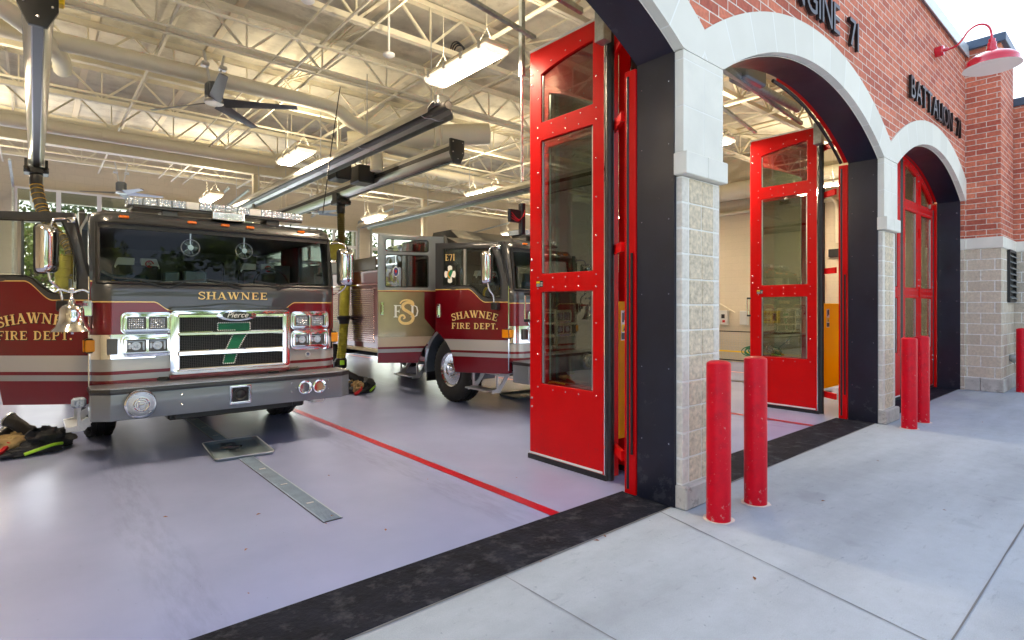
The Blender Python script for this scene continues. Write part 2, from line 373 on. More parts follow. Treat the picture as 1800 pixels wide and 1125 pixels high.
# ================================================================== GROUND
def sheet(name, x0, x1, y0, y1, z, m, nx=1):
    b = MB(); b.add([(x0, y0, z), (x1, y0, z), (x1, y1, z), (x0, y1, z)], [(0, 1, 2, 3)])
    return struct(b.build(name, m))
grass = P('lawn', (.07, .12, .028), .95, var=.35, vs=.6, bump=.8, bs=30)
asph = P('asphalt', (.06, .06, .062), .9, var=.15, vs=2, bump=.4, bs=90)
def concrete():
    m, n, b = nm('sidewalk_concrete'); tc = N(n, 'ShaderNodeTexCoord')
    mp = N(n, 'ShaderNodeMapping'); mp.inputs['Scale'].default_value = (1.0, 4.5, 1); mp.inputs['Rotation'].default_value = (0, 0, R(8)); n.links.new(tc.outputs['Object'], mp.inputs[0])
    def no(sc, d, r, v): t = N(n, 'ShaderNodeTexNoise'); t.inputs['Scale'].default_value = sc; t.inputs['Detail'].default_value = d; t.inputs['Roughness'].default_value = r; n.links.new(v, t.inputs['Vector']); return t.outputs['Fac']
    def mr(s, a, bb, c, d): q = N(n, 'ShaderNodeMapRange'); q.inputs[1].default_value = a; q.inputs[2].default_value = bb; q.inputs[3].default_value = c; q.inputs[4].default_value = d; n.links.new(s, q.inputs[0]); return q.outputs[0]
    def mul(a, c): q = N(n, 'ShaderNodeMix', data_type='RGBA', blend_type='MULTIPLY'); q.inputs[0].default_value = 1; n.links.new(c, q.inputs[7]); (n.links.new(a, q.inputs[6]) if not isinstance(a, tuple) else setattr(q.inputs[6], 'default_value', a)); return q.outputs[2]
    c = mul((.35, .405, .46, 1), mr(no(.33, 4, .5, mp.outputs[0]), .42, .62, 1.06, .84))  # broad stretched bands put soft shadow streaks into the concrete colour
    c = mul(c, mr(no(5, 9, .75, tc.outputs['Object']), .3, .7, .92, 1.07))
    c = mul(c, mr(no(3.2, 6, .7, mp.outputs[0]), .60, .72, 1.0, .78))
    c = mul(c, mr(no(1.7, 3, .5, tc.outputs['Object']), .66, .70, 1.0, .90))
    c = mul(c, mr(no(26, 3, .6, tc.outputs['Object']), .68, .74, 1.0, .60))
    c = mul(c, mr(no(7, 6, .75, tc.outputs['Object']), .60, .68, 1.0, .88))
    c = mul(c, mr(no(180, 3, .6, tc.outputs['Object']), .3, .7, .9, 1.1))
    n.links.new(c, b.inputs['Base Color']); b.inputs['Roughness'].default_value = .82
    bp = N(n, 'ShaderNodeBump'); bp.inputs['Strength'].default_value = .35; bp.inputs['Distance'].default_value = .004
    n.links.new(no(45, 5, .7, mp.outputs[0]), bp.inputs['Height']); n.links.new(bp.outputs[0], b.inputs['Normal']); return m
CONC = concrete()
sheet('ground', -400, 400, -400, 400, -.16, grass)
sheet('road', -400, 400, -25, -17, -.15, asph)
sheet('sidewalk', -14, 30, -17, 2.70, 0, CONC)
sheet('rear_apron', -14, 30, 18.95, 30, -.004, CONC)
def epoxy():
    m, n, b = nm('epoxy_floor'); tc = N(n, 'ShaderNodeTexCoord')
    def no(sc, d, r, st=None):
        t = N(n, 'ShaderNodeTexNoise'); t.inputs['Scale'].default_value = sc; t.inputs['Detail'].default_value = d; t.inputs['Roughness'].default_value = r
        if st:
            mp = N(n, 'ShaderNodeMapping'); mp.inputs['Scale'].default_value = st; n.links.new(tc.outputs['Object'], mp.inputs[0]); n.links.new(mp.outputs[0], t.inputs['Vector'])
        else: n.links.new(tc.outputs['Object'], t.inputs['Vector'])
        return t.outputs['Fac']
    def mr(s, a, bb, c, d): q = N(n, 'ShaderNodeMapRange'); q.inputs[1].default_value = a; q.inputs[2].default_value = bb; q.inputs[3].default_value = c; q.inputs[4].default_value = d; n.links.new(s, q.inputs[0]); return q.outputs[0]
    q = N(n, 'ShaderNodeMix', data_type='RGBA', blend_type='MULTIPLY'); q.inputs[0].default_value = 1; q.inputs[6].default_value = (.29, .335, .56, 1)
    n.links.new(mr(no(.5, 4, .5), .3, .7, .93, 1.06), q.inputs[7])
    q2 = N(n, 'ShaderNodeMix', data_type='RGBA', blend_type='MULTIPLY'); q2.inputs[0].default_value = 1; n.links.new(q.outputs[2], q2.inputs[6])
    n.links.new(mr(no(1.3, 5, .6), .3, .7, .95, 1.04), q2.inputs[7])
    q3 = N(n, 'ShaderNodeMix', data_type='RGBA', blend_type='MULTIPLY'); q3.inputs[0].default_value = 1; n.links.new(q2.outputs[2], q3.inputs[6])
    wv = N(n, 'ShaderNodeTexWave'); wv.inputs['Scale'].default_value = .35; wv.inputs['Distortion'].default_value = 9; wv.inputs['Detail'].default_value = 3; wv.inputs['Detail Scale'].default_value = .7
    n.links.new(tc.outputs['Object'], wv.inputs['Vector']); n.links.new(mr(wv.outputs['Fac'], .985, 1.0, 1, .995), q3.inputs[7])
    q4 = N(n, 'ShaderNodeMix', data_type='RGBA', blend_type='MULTIPLY'); q4.inputs[0].default_value = 1; n.links.new(q3.outputs[2], q4.inputs[6])
    n.links.new(mr(no(55, 2, .5), .74, .78, 1, .55), q4.inputs[7])
    sp = N(n, 'ShaderNodeSeparateXYZ'); n.links.new(tc.outputs['Object'], sp.inputs[0])
    def mt(op, a_, c_=None):
        q = N(n, 'ShaderNodeMath', operation=op)
        for j_, v in enumerate((a_, c_)):
            if v is None: continue
            if isinstance(v, (int, float)): q.inputs[j_].default_value = v
            else: n.links.new(v, q.inputs[j_])
        return q.outputs[0]
    fx = mt('MULTIPLY', mt('SUBTRACT', mt('FRACT', mt('DIVIDE', mt('ADD', sp.outputs[0], 4.84+.73), 4.84)), .5), 4.84)   # metres from the middle of each bay
    wob = mt('MULTIPLY', mt('SUBTRACT', no(.6, 2, .5), .5), .25)
    dd = mt('ABSOLUTE', mt('SUBTRACT', mt('ABSOLUTE', mt('ADD', fx, wob)), 1.08))
    band = mr(dd, .10, .19, 1, 0); pat = mt('MULTIPLY', band, mr(no(5, 5, .7, (3, .5, 1)), .42, .62, 0, 1))
    q5 = N(n, 'ShaderNodeMix', data_type='RGBA'); n.links.new(mt('MULTIPLY', pat, .16), q5.inputs[0]); n.links.new(q4.outputs[2], q5.inputs[6]); q5.inputs[7].default_value = (.09, .09, .13, 1)
    n.links.new(q5.outputs[2], b.inputs['Base Color'])
    b.inputs['Roughness'].default_value = .25
    return m
sheet('floor', -6, 15.4, 2.70, 18.95, 0, epoxy())
stripe_m = P('red_floor_stripe', (.42, .004, .02), .3, var=.08, vs=8)
for sx in (3.04, 7.90, 12.95): sheet('floor_stripe', sx-.048, sx+.048, 3.03, 18.6, .004, stripe_m)
thr_m = P('threshold_black_stone', (.010, .012, .020), .75, var=.5, vs=5, bump=.6, bs=30, dirt=(.07, .075, .09), ds=6, spec=.12)
BAYS = [(-.375, 3.855), (4.465, 8.72), (9.30, 13.52)]
for a, b in BAYS:
    mb = MB(); mb.bbox(a-.02, b+.0, 2.545, 3.03, -.03, .006, .004); struct(mb.build('threshold', thr_m))
groove = P('joint_grit', (.16, .165, .17), 1)  # dark colour of the joint strips laid on the concrete
def line(p0, p1, w=.010, name='sidewalk_joint', m=groove, z=.004):
    p0, p1 = Vector(p0), Vector(p1); d = (p1-p0).normalized(); nn = Vector((-d.y, d.x))*w/2; vs = []; fs = []
    K = max(2, int((p1-p0).length/.25))
    for i in range(K+1):
        p = p0.lerp(p1, i/K); ww = random.uniform(.6, 1.25); off = Vector((random.uniform(-.0015, .0015),)*2)
        vs += [(p.x+nn.x*ww+off.x, p.y+nn.y*ww+off.y, z), (p.x-nn.x*ww+off.x, p.y-nn.y*ww+off.y, z)]
    for i in range(K): fs.append((2*i, 2*i+1, 2*i+3, 2*i+2))
    struct(MB().add(vs, fs).build(name, m, weld=False))
line((3.70, 2.56), (2.70, -1.4), .009); line((2.116, 2.53), (2.09, -2), .006); line((-3, .65), (13, .65), .012)
line((9.4, .65), (9.4, -3), .01); line((9.0, 2.2), (9.4, .65), .005)
line((-.39, 2.535), (3.86, 2.535), .018); line((4.46, 2.535), (8.73, 2.535), .018); line((9.3, 2.535), (13.52, 2.535), .018)

# ================================================================== FIRE STATION
ST = thing('fire_station', 'brick fire station with pale stone arches over three open engine bays', 'building')
CZ = 4.23
def zin(dx, r=4.0): return .23+math.sqrt(r*r-dx*dx)
centers = [((a+b)/2, (b-a)/2) for a, b in BAYS]
mids = [-.685, 4.16, 9.01]
ends = [-.985, 4.16, 9.01, 13.60]
# arch stone faces
for i, ((c, hw), (a, b)) in enumerate(zip(centers, BAYS)):
    x0, x1 = (ends[i], ends[i+1]) if i else (-.80, 4.16)
    if i == 2: x1 = 13.595
    Nn = 64; mb = MB(); top = []; bot = []
    for k in range(Nn+1):
        x = x0+(x1-x0)*k/Nn; dx = x-c
        top.append((x, zin(min(abs(dx), 4.2), 4.37)))
        bot.append((x, zin(dx) if abs(dx) < hw else 3.622))
    # insert exact springing points
    def strip(top, bot, ya, yb):
        vs = []; fs = []
        for (x, zt), (_, zb) in zip(top, bot): vs += [(x, ya, zb), (x, ya, zt), (x, yb, zb), (x, yb, zt)]
        for k in range(len(top)-1):
            o = 4*k; fs += [(o, o+4, o+5, o+1), (o+2, o+3, o+7, o+6), (o, o+2, o+6, o+4), (o+1, o+5, o+7, o+3)]
        fs += [(0, 1, 3, 2), (4*len(top)-4, 4*len(top)-2, 4*len(top)-1, 4*len(top)-3)]
        return vs, fs
    vs, fs = strip(top, bot, 2.43, 2.515); mb.add(vs, fs)
    m, n, bs = nm('arch_stone'); tc = N(n, 'ShaderNodeTexCoord'); sp = N(n, 'ShaderNodeSeparateXYZ'); n.links.new(tc.outputs['Object'], sp.inputs[0])
    def MT(op, a, b=None):
        q = N(n, 'ShaderNodeMath', operation=op)
        for j, v in enumerate((a, b)):
            if v is None: continue
            if isinstance(v, (int, float)): q.inputs[j].default_value = v
            else: n.links.new(v, q.inputs[j])
        return q.outputs[0]
    ang = MT('ARCTAN2', MT('SUBTRACT', sp.outputs[0], c), MT('SUBTRACT', sp.outputs[2], .23))
    fr = MT('FRACT', MT('ADD', MT('DIVIDE', ang, .1115), .5)); j = MT('MAXIMUM', MT('LESS_THAN', fr, .013), MT('GREATER_THAN', fr, .987))
    tn = N(n, 'ShaderNodeTexNoise'); tn.inputs['Scale'].default_value = 3; tn.inputs['Detail'].default_value = 6; n.links.new(tc.outputs['Object'], tn.inputs['Vector'])
    cr = N(n, 'ShaderNodeMix', data_type='RGBA'); n.links.new(tn.outputs['Fac'], cr.inputs[0]); cr.inputs[6].default_value = (.69, .65, .575, 1); cr.inputs[7].default_value = (.77, .735, .66, 1)
    wn = N(n, 'ShaderNodeTexWhiteNoise', noise_dimensions='1D'); n.links.new(MT('FLOOR', MT('ADD', MT('DIVIDE', ang, .1115), .5)), wn.inputs['W'])
    vv = N(n, 'ShaderNodeMapRange'); vv.inputs[3].default_value = .93; vv.inputs[4].default_value = 1.05; n.links.new(wn.outputs['Value'], vv.inputs[0])
    mm = N(n, 'ShaderNodeMix', data_type='RGBA', blend_type='MULTIPLY'); mm.inputs[0].default_value = 1; n.links.new(cr.outputs[2], mm.inputs[6]); n.links.new(vv.outputs[0], mm.inputs[7])
    c2 = N(n, 'ShaderNodeMix', data_type='RGBA'); n.links.new(j, c2.inputs[0]); n.links.new(mm.outputs[2], c2.inputs[6]); c2.inputs[7].default_value = (.80, .78, .74, 1)
    n.links.new(c2.outputs[2], bs.inputs['Base Color']); bs.inputs['Roughness'].default_value = .8
    bp = N(n, 'ShaderNodeBump'); bp.inputs['Strength'].default_value = .5; bp.inputs['Distance'].default_value = .004; bp.invert = True
    n.links.new(j, bp.inputs['Height']); n.links.new(bp.outputs[0], bs.inputs['Normal'])
    mb.build('arch_stone', m, ST)
    # dark steel lining: soffit and jambs in one folded sheet
    hw2 = hw-.006; pts_o = [(c-hw2, .002)]+[(c-hw2+2*hw2*k/40, zin(-hw2+2*hw2*k/40)-.006) for k in range(41)]+[(c+hw2, .002)]
    lb = MB()
    for (xa, za), (xb, zb) in zip(pts_o[:-1], pts_o[1:]):
        dx, dz = xb-xa, zb-za; L = math.hypot(dx, dz); nx, nz = -dz/L*.03, dx/L*.03
        lb.add([(xa, 2.51, za), (xb, 2.51, zb), (xb, 2.87, zb), (xa, 2.87, za), (xa+nx, 2.51, za+nz), (xb+nx, 2.51, zb+nz), (xb+nx, 2.87, zb+nz), (xa+nx, 2.87, za+nz)],
               [(0, 3, 2, 1), (4, 5, 6, 7), (0, 1, 5, 4), (2, 3, 7, 6)])
    lo = lb.build('arch_lining', M_['lining'], ST, smooth=25)
    sb = MB()
    for z in (.5, 1.1, 1.7, 2.3, 2.9, 3.4):
        for y in (2.56, 2.82): sb.sphere((c+hw2-.001, y, z), .006, 6, 4)
    sb.build('screws', M_['screw'], lo)
    # caulk bead edge trim
    tb = MB(); tb.tube([(x, 2.508, z-.004) for x, z in pts_o[1:-1]], .004, 5); tb.build('edge_trim', M_['lime'], lo)
# brick wall above the arches
Nn = 300; top = []; bot = []
for k in range(Nn+1):
    x = -.80+14.39*k/Nn; z = 3.862
    for (c, hw) in centers:
        if abs(x-c) < 2.43: z = max(z, zin(x-c, 4.37)-.004)
    bot.append((x, z)); top.append((x, 6.42))
vs, fs = strip(top, bot, 2.45, 2.52); wb = MB().add(vs, fs)
wb.box(-6.2, -.99, 2.45, 2.66, 0, 6.42); wb.build('brick_wall', M_['brick'], ST, recalc=True)
# structural core behind the facing: full height above the openings and behind the piers
cb = MB(); top = []; bot = []
for k in range(Nn+1):
    x = -.80+14.39*k/Nn; z = 3.66
    for (c, hw) in centers:
        if abs(x-c) < hw+.03: z = zin(min(abs(x-c), hw))+.03
    bot.append((x, z)); top.append((x, 6.40))
vs, fs = strip(top, bot, 2.523, 2.868); cb.add(vs, fs)
for a, b in ((-.985, -.41), (3.885, 4.435), (8.75, 9.27), (13.55, 13.9)): cb.box(a, b, 2.523, 2.866, 0, 3.70)
cb.box(-6.2, -.99, 2.67, 2.87, 0, 6.4)
cb.build('wall_core', M_['cream'], ST)
cp = MB(); cp.bbox(-6.2, 13.60, 2.395, 2.93, 6.42, 6.56, .008); cp.bbox(-6.2, 13.60, 2.385, 2.40, 6.36, 6.57, .004)
cp.build('parapet_cap', P('white_cap_metal', (.55, .58, .62), .35, .3, var=.05), ST)
# piers
def pier(x0, x1, w2=None):
    y0, y1 = 2.455, 2.515
    c = MB(); c.box(x0+.022, x1-.022, y0+.004, y1, .02, 2.63); root = c.build('pier', M_['mortar'], ST)
    bs_, bb = MB(), MB(); n = 12; r = .2032; z0 = .19; W = x1-x0
    for k in range(n):
        za, zb = z0+k*r+.006, min(z0+(k+1)*r-.006, 2.632)
        if zb-za < .03: continue
        for a, b, t in ((x0+.02, x0+.113, 0), (x0+.125, x0+W/2-.006, 1), (x0+W/2+.006, x1-.125, 1), (x1-.113, x1-.02, 0)):
            (bb if t else bs_).bbox(a, b, y0-(.004 if t else 0)+random.uniform(-.003, .002)*t, y1, za, zb, .006)
    bs_.build('corner_blocks', M_['smooth_block'], root); bb.build('rough_blocks', M_['rough_block'], root)
    p = MB(); p.bbox(x0-.0, x1+.0, 2.405, y1, 0, .185, .012); p.build('plinth', M_['plinth'], root)
    p = MB(); p.bbox(x0-.012, x0+W/2-.002, 2.395, y1, 2.64, 2.815, .006); p.bbox(x0+W/2+.002, x1+.012, 2.395, y1, 2.64, 2.815, .006); p.build('impost', M_['lime'], root)
    p = MB()
    for za, zb in ((2.818, 3.178), (3.183, 3.545), (3.55, 3.618)):
        p.bbox(x0+.002, x0+W/2-.0015, 2.432, y1, za, zb, .004); p.bbox(x0+W/2+.0015, x1-.002, 2.432, y1, za, zb, .004)
    p.build('stone_blocks', M_['lime'], root)
    p = MB(); p.box(x0+.0035, x1-.0035, 2.4335, y1-.001, 2.82, 3.617); p.build('stone_joints', M_['mortar'], root)
for a, b in ((-.985, -.375), (3.855, 4.465), (8.72, 9.30)): pier(a, b)
# short side returns of the right end of bay three + pilaster
pb = MB(); pb.box(13.60, 14.94, 1.93, 2.60, 2.90, 6.50); pb.box(13.53, 13.60, 2.452, 2.52, 2.9, 3.9)
pb.build('brick_pilaster', M_['brick'], ST)
pb = MB(); pb.box(13.59, 14.95, 1.92, 2.60, .245, 2.69); pb.box(13.53, 13.59, 2.452, 2.52, 0, 2.69); pb.build('block_pilaster', M_['split'], ST)
pb = MB()
for a, b in ((13.56, 13.97), (13.975, 14.5), (14.505, 14.97)): pb.bbox(a, b, 1.885, 2.60, 2.69, 2.90, .008)
for a, b in ((13.53, 13.585),): pb.bbox(a, b, 2.43, 2.52, 2.69, 2.90, .004)
pb.build('stone_band', M_['lime'], ST)
pb = MB()
for a, b in ((1.875, 2.22), (2.225, 2.60)): pb.bbox(13.56, 14.3, a, b, 0, .245, .01)
pb.bbox(14.3, 14.99, 1.875, 2.6, 0, .245, .01); pb.build('plinth', M_['plinth'], ST)
pb = MB(); pb.bbox(13.53, 15.02, 1.85, 2.62, 6.50, 6.66, .008); pb.build('pilaster_cap', M_['capmetal'], ST)
# lower wing beyond
pb = MB(); pb.box(15.0, 24, .9, 3.4, 2.90, 5.62); pb.build('brick_wing', M_['brick'], ST)
pb = MB(); pb.box(14.99, 24, .9, 3.4, .2, 2.69); pb.build('block_wing', M_['split'], ST)
pb = MB(); pb.bbox(14.965, 24, .87, 3.4, 2.69, 2.90, .008); pb.bbox(14.965, 24, .87, 3.4, 0, .2, .01); pb.build('stone_band', M_['lime'], ST)
pb = MB(); pb.bbox(14.95, 24, .85, 3.4, 5.62, 5.78, .008); pb.build('wing_cap', M_['capmetal'], ST)
# louvre vent
v = MB(); fx0, fx1, fz0, fz1 = 14.20, 14.90, 1.70, 2.67
v.bar((fx0, 1.90, fz0), (fx0, 1.90, fz1), .05, .05); v.bar((fx1, 1.90, fz0), (fx1, 1.90, fz1), .05, .05)
v.bar((fx0, 1.90, fz0), (fx1, 1.90, fz0), .05, .05); v.bar((fx0, 1.90, fz1), (fx1, 1.90, fz1), .05, .05)
v.box(fx0, fx1, 1.915, 1.918, fz0, fz1)
vr = v.build('louvre_vent', M_['black'], ST); v = MB()
for k in range(8):
    z = fz0+.07+k*.115; v.box(-.33, .33, -.045, .045, -.004, .004, Matrix.Translation(((fx0+fx1)/2, 1.875, z)) @ Matrix.Rotation(R(38), 4, 'X'))
v.build('louvre_blades', M_['galv'], vr)
s_ = MB(); s_.lathe([(.001, 0), (.05, .0), (.075, .06), (.085, .13), (.08, .13), (.001, .03)], (14.45, 1.925, .62), (0, -1, -.5), 16); s_.build('drain_spout', M_['galv'], ST, smooth=40)
# interior shell
rb = MB(); rb.box(-6.2, 15.6, 2.6, 19.1, 5.86, 6.1); rb.build('roof', M_['deck'], ST)
rb = MB()
for k in range(14):
    x = -5.4+k*1.52; rb.box(x-.05, x+.05, 2.95, 18.8, 5.835, 5.862)
rb.build('deck_ribs', P('deck_rib_paint', (.70, .62, .45), .7), ST)
wl = MB(); wl.box(15.4, 15.6, 3.4, 18.95, 0, 5.86); wl.box(15.4, 15.6, 2.6, 3.4, 0, 5.86); wl.box(13.9, 15.4, 2.61, 2.86, 0, 5.86); wl.build('side_wall', M_['cmu_in'], ST)
wl = MB(); wl.box(-6.2, -6.0, 2.87, 18.95, 0, 5.86); wl.build('side_wall', M_['cmu_in'], ST)
wl = MB(); RW = [(-4.9, -.9), (-.30, 3.80), (4.5, 8.65), (9.35, 13.5)]; prev = -6.0
for a, b in RW+[(15.4, 15.4)]:
    if a > prev: wl.box(prev, a, 18.75, 18.95, 0, 4.30 if a < 15 else 4.30)
    prev = b
wl.box(-6.0, 15.4, 18.75, 18.95, 4.301, 5.86); wl.build('rear_wall', M_['cmu_in'], ST)
# open web joists running across the bays
for k in range(8):
    Y = 4.80+k*1.85; b = MB(); zt, zb = 5.78, 5.20
    for dy in (-.045, .045):
        b.box(-6, 15.4, Y+dy-.006, Y+dy+.006, zb, zb+.07); b.box(-6, 15.4, Y+dy-.006, Y+dy+.006, zt-.03, zt+.04)
        b.box(-6, 15.4, min(Y+dy*.1, Y+dy), max(Y+dy*.1, Y+dy), zb-.004, zb+.006)
    x = -6+.3*(k % 3); up = True
    while x < 15.0:
        b.bar((x, Y, zb+.04 if up else zt), (x+.55, Y, zt if up else zb+.04), .032, .032); x += .55; up = not up
        if up and random.random() < 2: b.bar((x, Y, zb+.04), (x, Y, zt), .022, .022)
    b.build('roof_joist', M_['steelc'], ST)
bb = MB()
for x in (-3.4, -.6, 1.3, 3.3, 5.6, 8.0, 10.4, 12.6):
    bb.bar((x, 2.9, 5.195), (x, 18.7, 5.195), .03, .03); bb.bar((x+.25, 2.9, 5.75), (x+.25, 18.7, 5.75), .03, .03)
    for k in range(7):
        Y = 4.8+k*1.85; bb.bar((x, Y, 5.22), (x+.25, Y+1.85, 5.75), .022, .022)
bb.build('joist_bridging', M_['steelc'], ST)
# girders and columns
for Y in (14.6,):
    g = MB(); g.box(-6, 15.4, Y-.10, Y+.10, 4.86, 4.885); g.box(-6, 15.4, Y-.10, Y+.10, 5.165, 5.19); g.box(-6, 15.4, Y-.008, Y+.008, 4.886, 5.164); g.build('girder', M_['steelc'], ST)
for x in (-.7, 4.16, 9.0, 13.8):
    g = MB(); g.box(x-.075, x+.075, 14.525, 14.675, 0, 4.855); g.build('column', M_['steelc'], ST, bevel=.012)
# rear overhead doors
for i, (a, b) in enumerate(RW):
    d = thing('overhead_door', ['white sectional overhead door raised above the leftmost rear opening', 'white sectional overhead door raised above the rear opening behind the left fire engine', 'white sectional glazed overhead door closed behind the right fire engine', 'white sectional glazed overhead door closed behind the empty right bay'][i], 'garage door', ((a+b)/2, 18.66, 0), group='overhead doors across the back of the bays')
    W = (b-a)/2+.08; zb = 3.72 if i < 2 else .02; k = 0
    zmax = 4.62 if i < 2 else 4.3; nr = 1 if i < 2 else 7; hh = (zmax-zb)/nr
    for q in range(nr):
        z0, z1 = zb+q*hh+.003, zb+(q+1)*hh-.003; m_ = 5; ws_ = 2*W/m_
        holes = [[(-W+k*ws_+.05, z0+.05), (-W+(k+1)*ws_-.05, z0+.05), (-W+(k+1)*ws_-.05, z1-.05), (-W+k*ws_+.05, z1-.05)] for k in range(m_)]
        p = MB(); p.plate([(-W, z0), (W, z0), (W, z1), (-W, z1)], holes, .04, Matrix.Translation((0, -.02, 0))); pn = p.build('door_panel', M_['white'], d)
        p = MB(); p.box(-W+.01, W-.01, -.002, .002, z0+.01, z1-.01); p.build('glazing', M_['glassc'], pn)
    tr = MB()
    for s in (-1, 1): tr.bar((s*(W+.03), -.06, 0), (s*(W+.03), -.06, 4.6), .05, .06); tr.bar((s*(W+.03), -.06, 4.6), (s*(W+.03), -2.6, 4.75), .05, .05)
    tr.build('track', M_['galv'], d)

# ================================================================== FOLDING DOORS
def map_mat(o, u, t):                     # local x->u, local y->t (thickness), z->z
    return Matrix(((u[0], t[0], 0, o[0]), (u[1], t[1], 0, o[1]), (0, 0, 1, o[2] if len(o) > 2 else 0), (0, 0, 0, 1)))
def leaf(parent, M, W, d0, dsign, lead=True, label=False, handle=False, st=(.14, .17)):
    """one door leaf; d0 + dsign*u is the distance from the middle of the arch"""
    T = .052; f = MB()
    def topz(u): return zin(min(3.9, abs(d0+dsign*u)))-.125
    a, b_ = st[0], W-st[1]
    h1 = [(a, .80), (b_, .80), (b_, 1.75), (a, 1.75)]; h2 = [(a, 1.935), (b_, 1.935), (b_, 3.31), (a, 3.31)]
    h3 = [(a, 3.50), (b_, 3.50)]+[(b_+(a-b_)*k/12, topz(b_+(a-b_)*k/12)) for k in range(13)]
    f.plate([(0, .035), (W, .035), (W, 4.27), (0, 4.27)], [h1, h2, h3], T, M)
    o = f.build('leaf', M_['red'], parent, bevel=.004, seg=1)
    for h, nm_ in ((h1, 'lower_pane'), (h2, 'middle_pane'), (h3, 'arched_pane')):
        g = MB(); us = [p[0] for p in h]; zs = [p[1] for p in h]
        g.plate(h, [], .004, M @ Matrix.Translation((0, T/2-.002, 0))); g.build('window_pane', M_['glassd'], o)
    s = MB(); q = MB()
    for h in (h1, h2):
        (x0, z0), (x1, z1) = h[0], h[2]
        n = max(2, round((z1-z0)/.32))
        for k in range(n+1):
            for x in (x0-.045, x1+.045): s.sphere((x, 0, z0-.035+(z1-z0+.07)*k/n), .0085, 6, 4, M=M)
        for k in range(1, 4):
            for z in (z0-.045, z1+.045): s.sphere((x0+(x1-x0)*k/4, 0, z), .0085, 6, 4, M=M)
    for k in range(0, 5):
        u = a-.045+(b_-a+.09)*k/4; s.sphere((u, 0, min(topz(u)+.06, 4.24)), .0085, 6, 4, M=M); s.sphere((u, 0, 3.455), .0085, 6, 4, M=M)
    for k in range(1, 2):
        for x in (a-.045, b_+.045): s.sphere((x, 0, 3.75), .0085, 6, 4, M=M)
    for z in (.55, .64, 1.98, 2.09, 3.92, 4.03): q.sphere((W-.035, 0, z), .014, 8, 5, M=M)
    s.build('screws', M_['screw'], o, smooth=60); q.build('hinge_bolts', M_['screw'], o, smooth=60)
    g = MB()                                       # thin glazing beads inside the openings
    for h in (h1, h2):
        (x0, z0), (x1, z1) = h[0], h[2]
        g.box(x1-.018, x1-.006, .010, .022, z0+.01, z1-.01, M); g.box(x0+.006, x0+.018, .010, .022, z0+.01, z1-.01, M)
    g.box(b_-.018, b_-.006, .010, .022, 3.51, topz(b_)-.02, M)
    g.build('glazing_bead', M_['satin'], o)
    w_ = MB(); w_.box(-.03 if lead else 0, W+.02, -.012, T+.012, .0, .05, M); w_.build('bottom_sweep', M_['rubber'], o)
    w_ = MB(); w_.box(.02, W-.0, -.004, -.001, .055, .075, M); w_.box(.0, W, -.006, .0, 4.272, 4.29, M); w_.build('trim_strip', M_['white'] if lead else M_['satin'], o)
    if lead:
        w_ = MB(); w_.box(-.012, .0, -.004, T, .04, 4.2, M); w_.build('edge_strip', M_['chrome'], o)
        w_ = MB(); w_.tube([M @ Vector((-.045, T/2, .012)), M @ Vector((-.045, T/2, 2.1)), M @ Vector((-.045, T/2, 4.18))], .040, 12); w_.build('nose_seal', M_['rubber'], o, smooth=50)
    if handle:
        w_ = MB(); w_.tube([M @ Vector((W+.045, -.03, 1.46)), M @ Vector((W+.045, -.03, 1.72))], .010, 8)
        hr = w_.build('pull_handle', M_['chrome'], o, smooth=50); w_ = MB()
        for z in (1.45, 1.73): w_.bar(M @ Vector((W-.005, -.005, z)), M @ Vector((W+.05, -.032, z)), .03, .03)
        w_.build('handle_mount', M_['black'], hr)
        w_ = MB(); w_.box(W-.20, W-.10, -.003, -.0015, 1.80, 1.865, M); lb = w_.build('caution_label', P('label_black', (.02, .02, .02), .4), o)
        w_ = MB(); w_.box(W-.155, W-.105, -.0045, -.0035, 1.838, 1.86, M); w_.build('label_band', M_['yellow'], lb)
        w_ = MB()
        for i in range(4): w_.box(W-.155, W-.108, -.0045, -.0035, 1.806+i*.0075, 1.809+i*.0075, M)
        for i in range(3): w_.box(W-.195, W-.165, -.0045, -.0035, 1.812+i*.014, 1.818+i*.014, M)
        w_.build('label_text', M_['white'], lb)
    return o
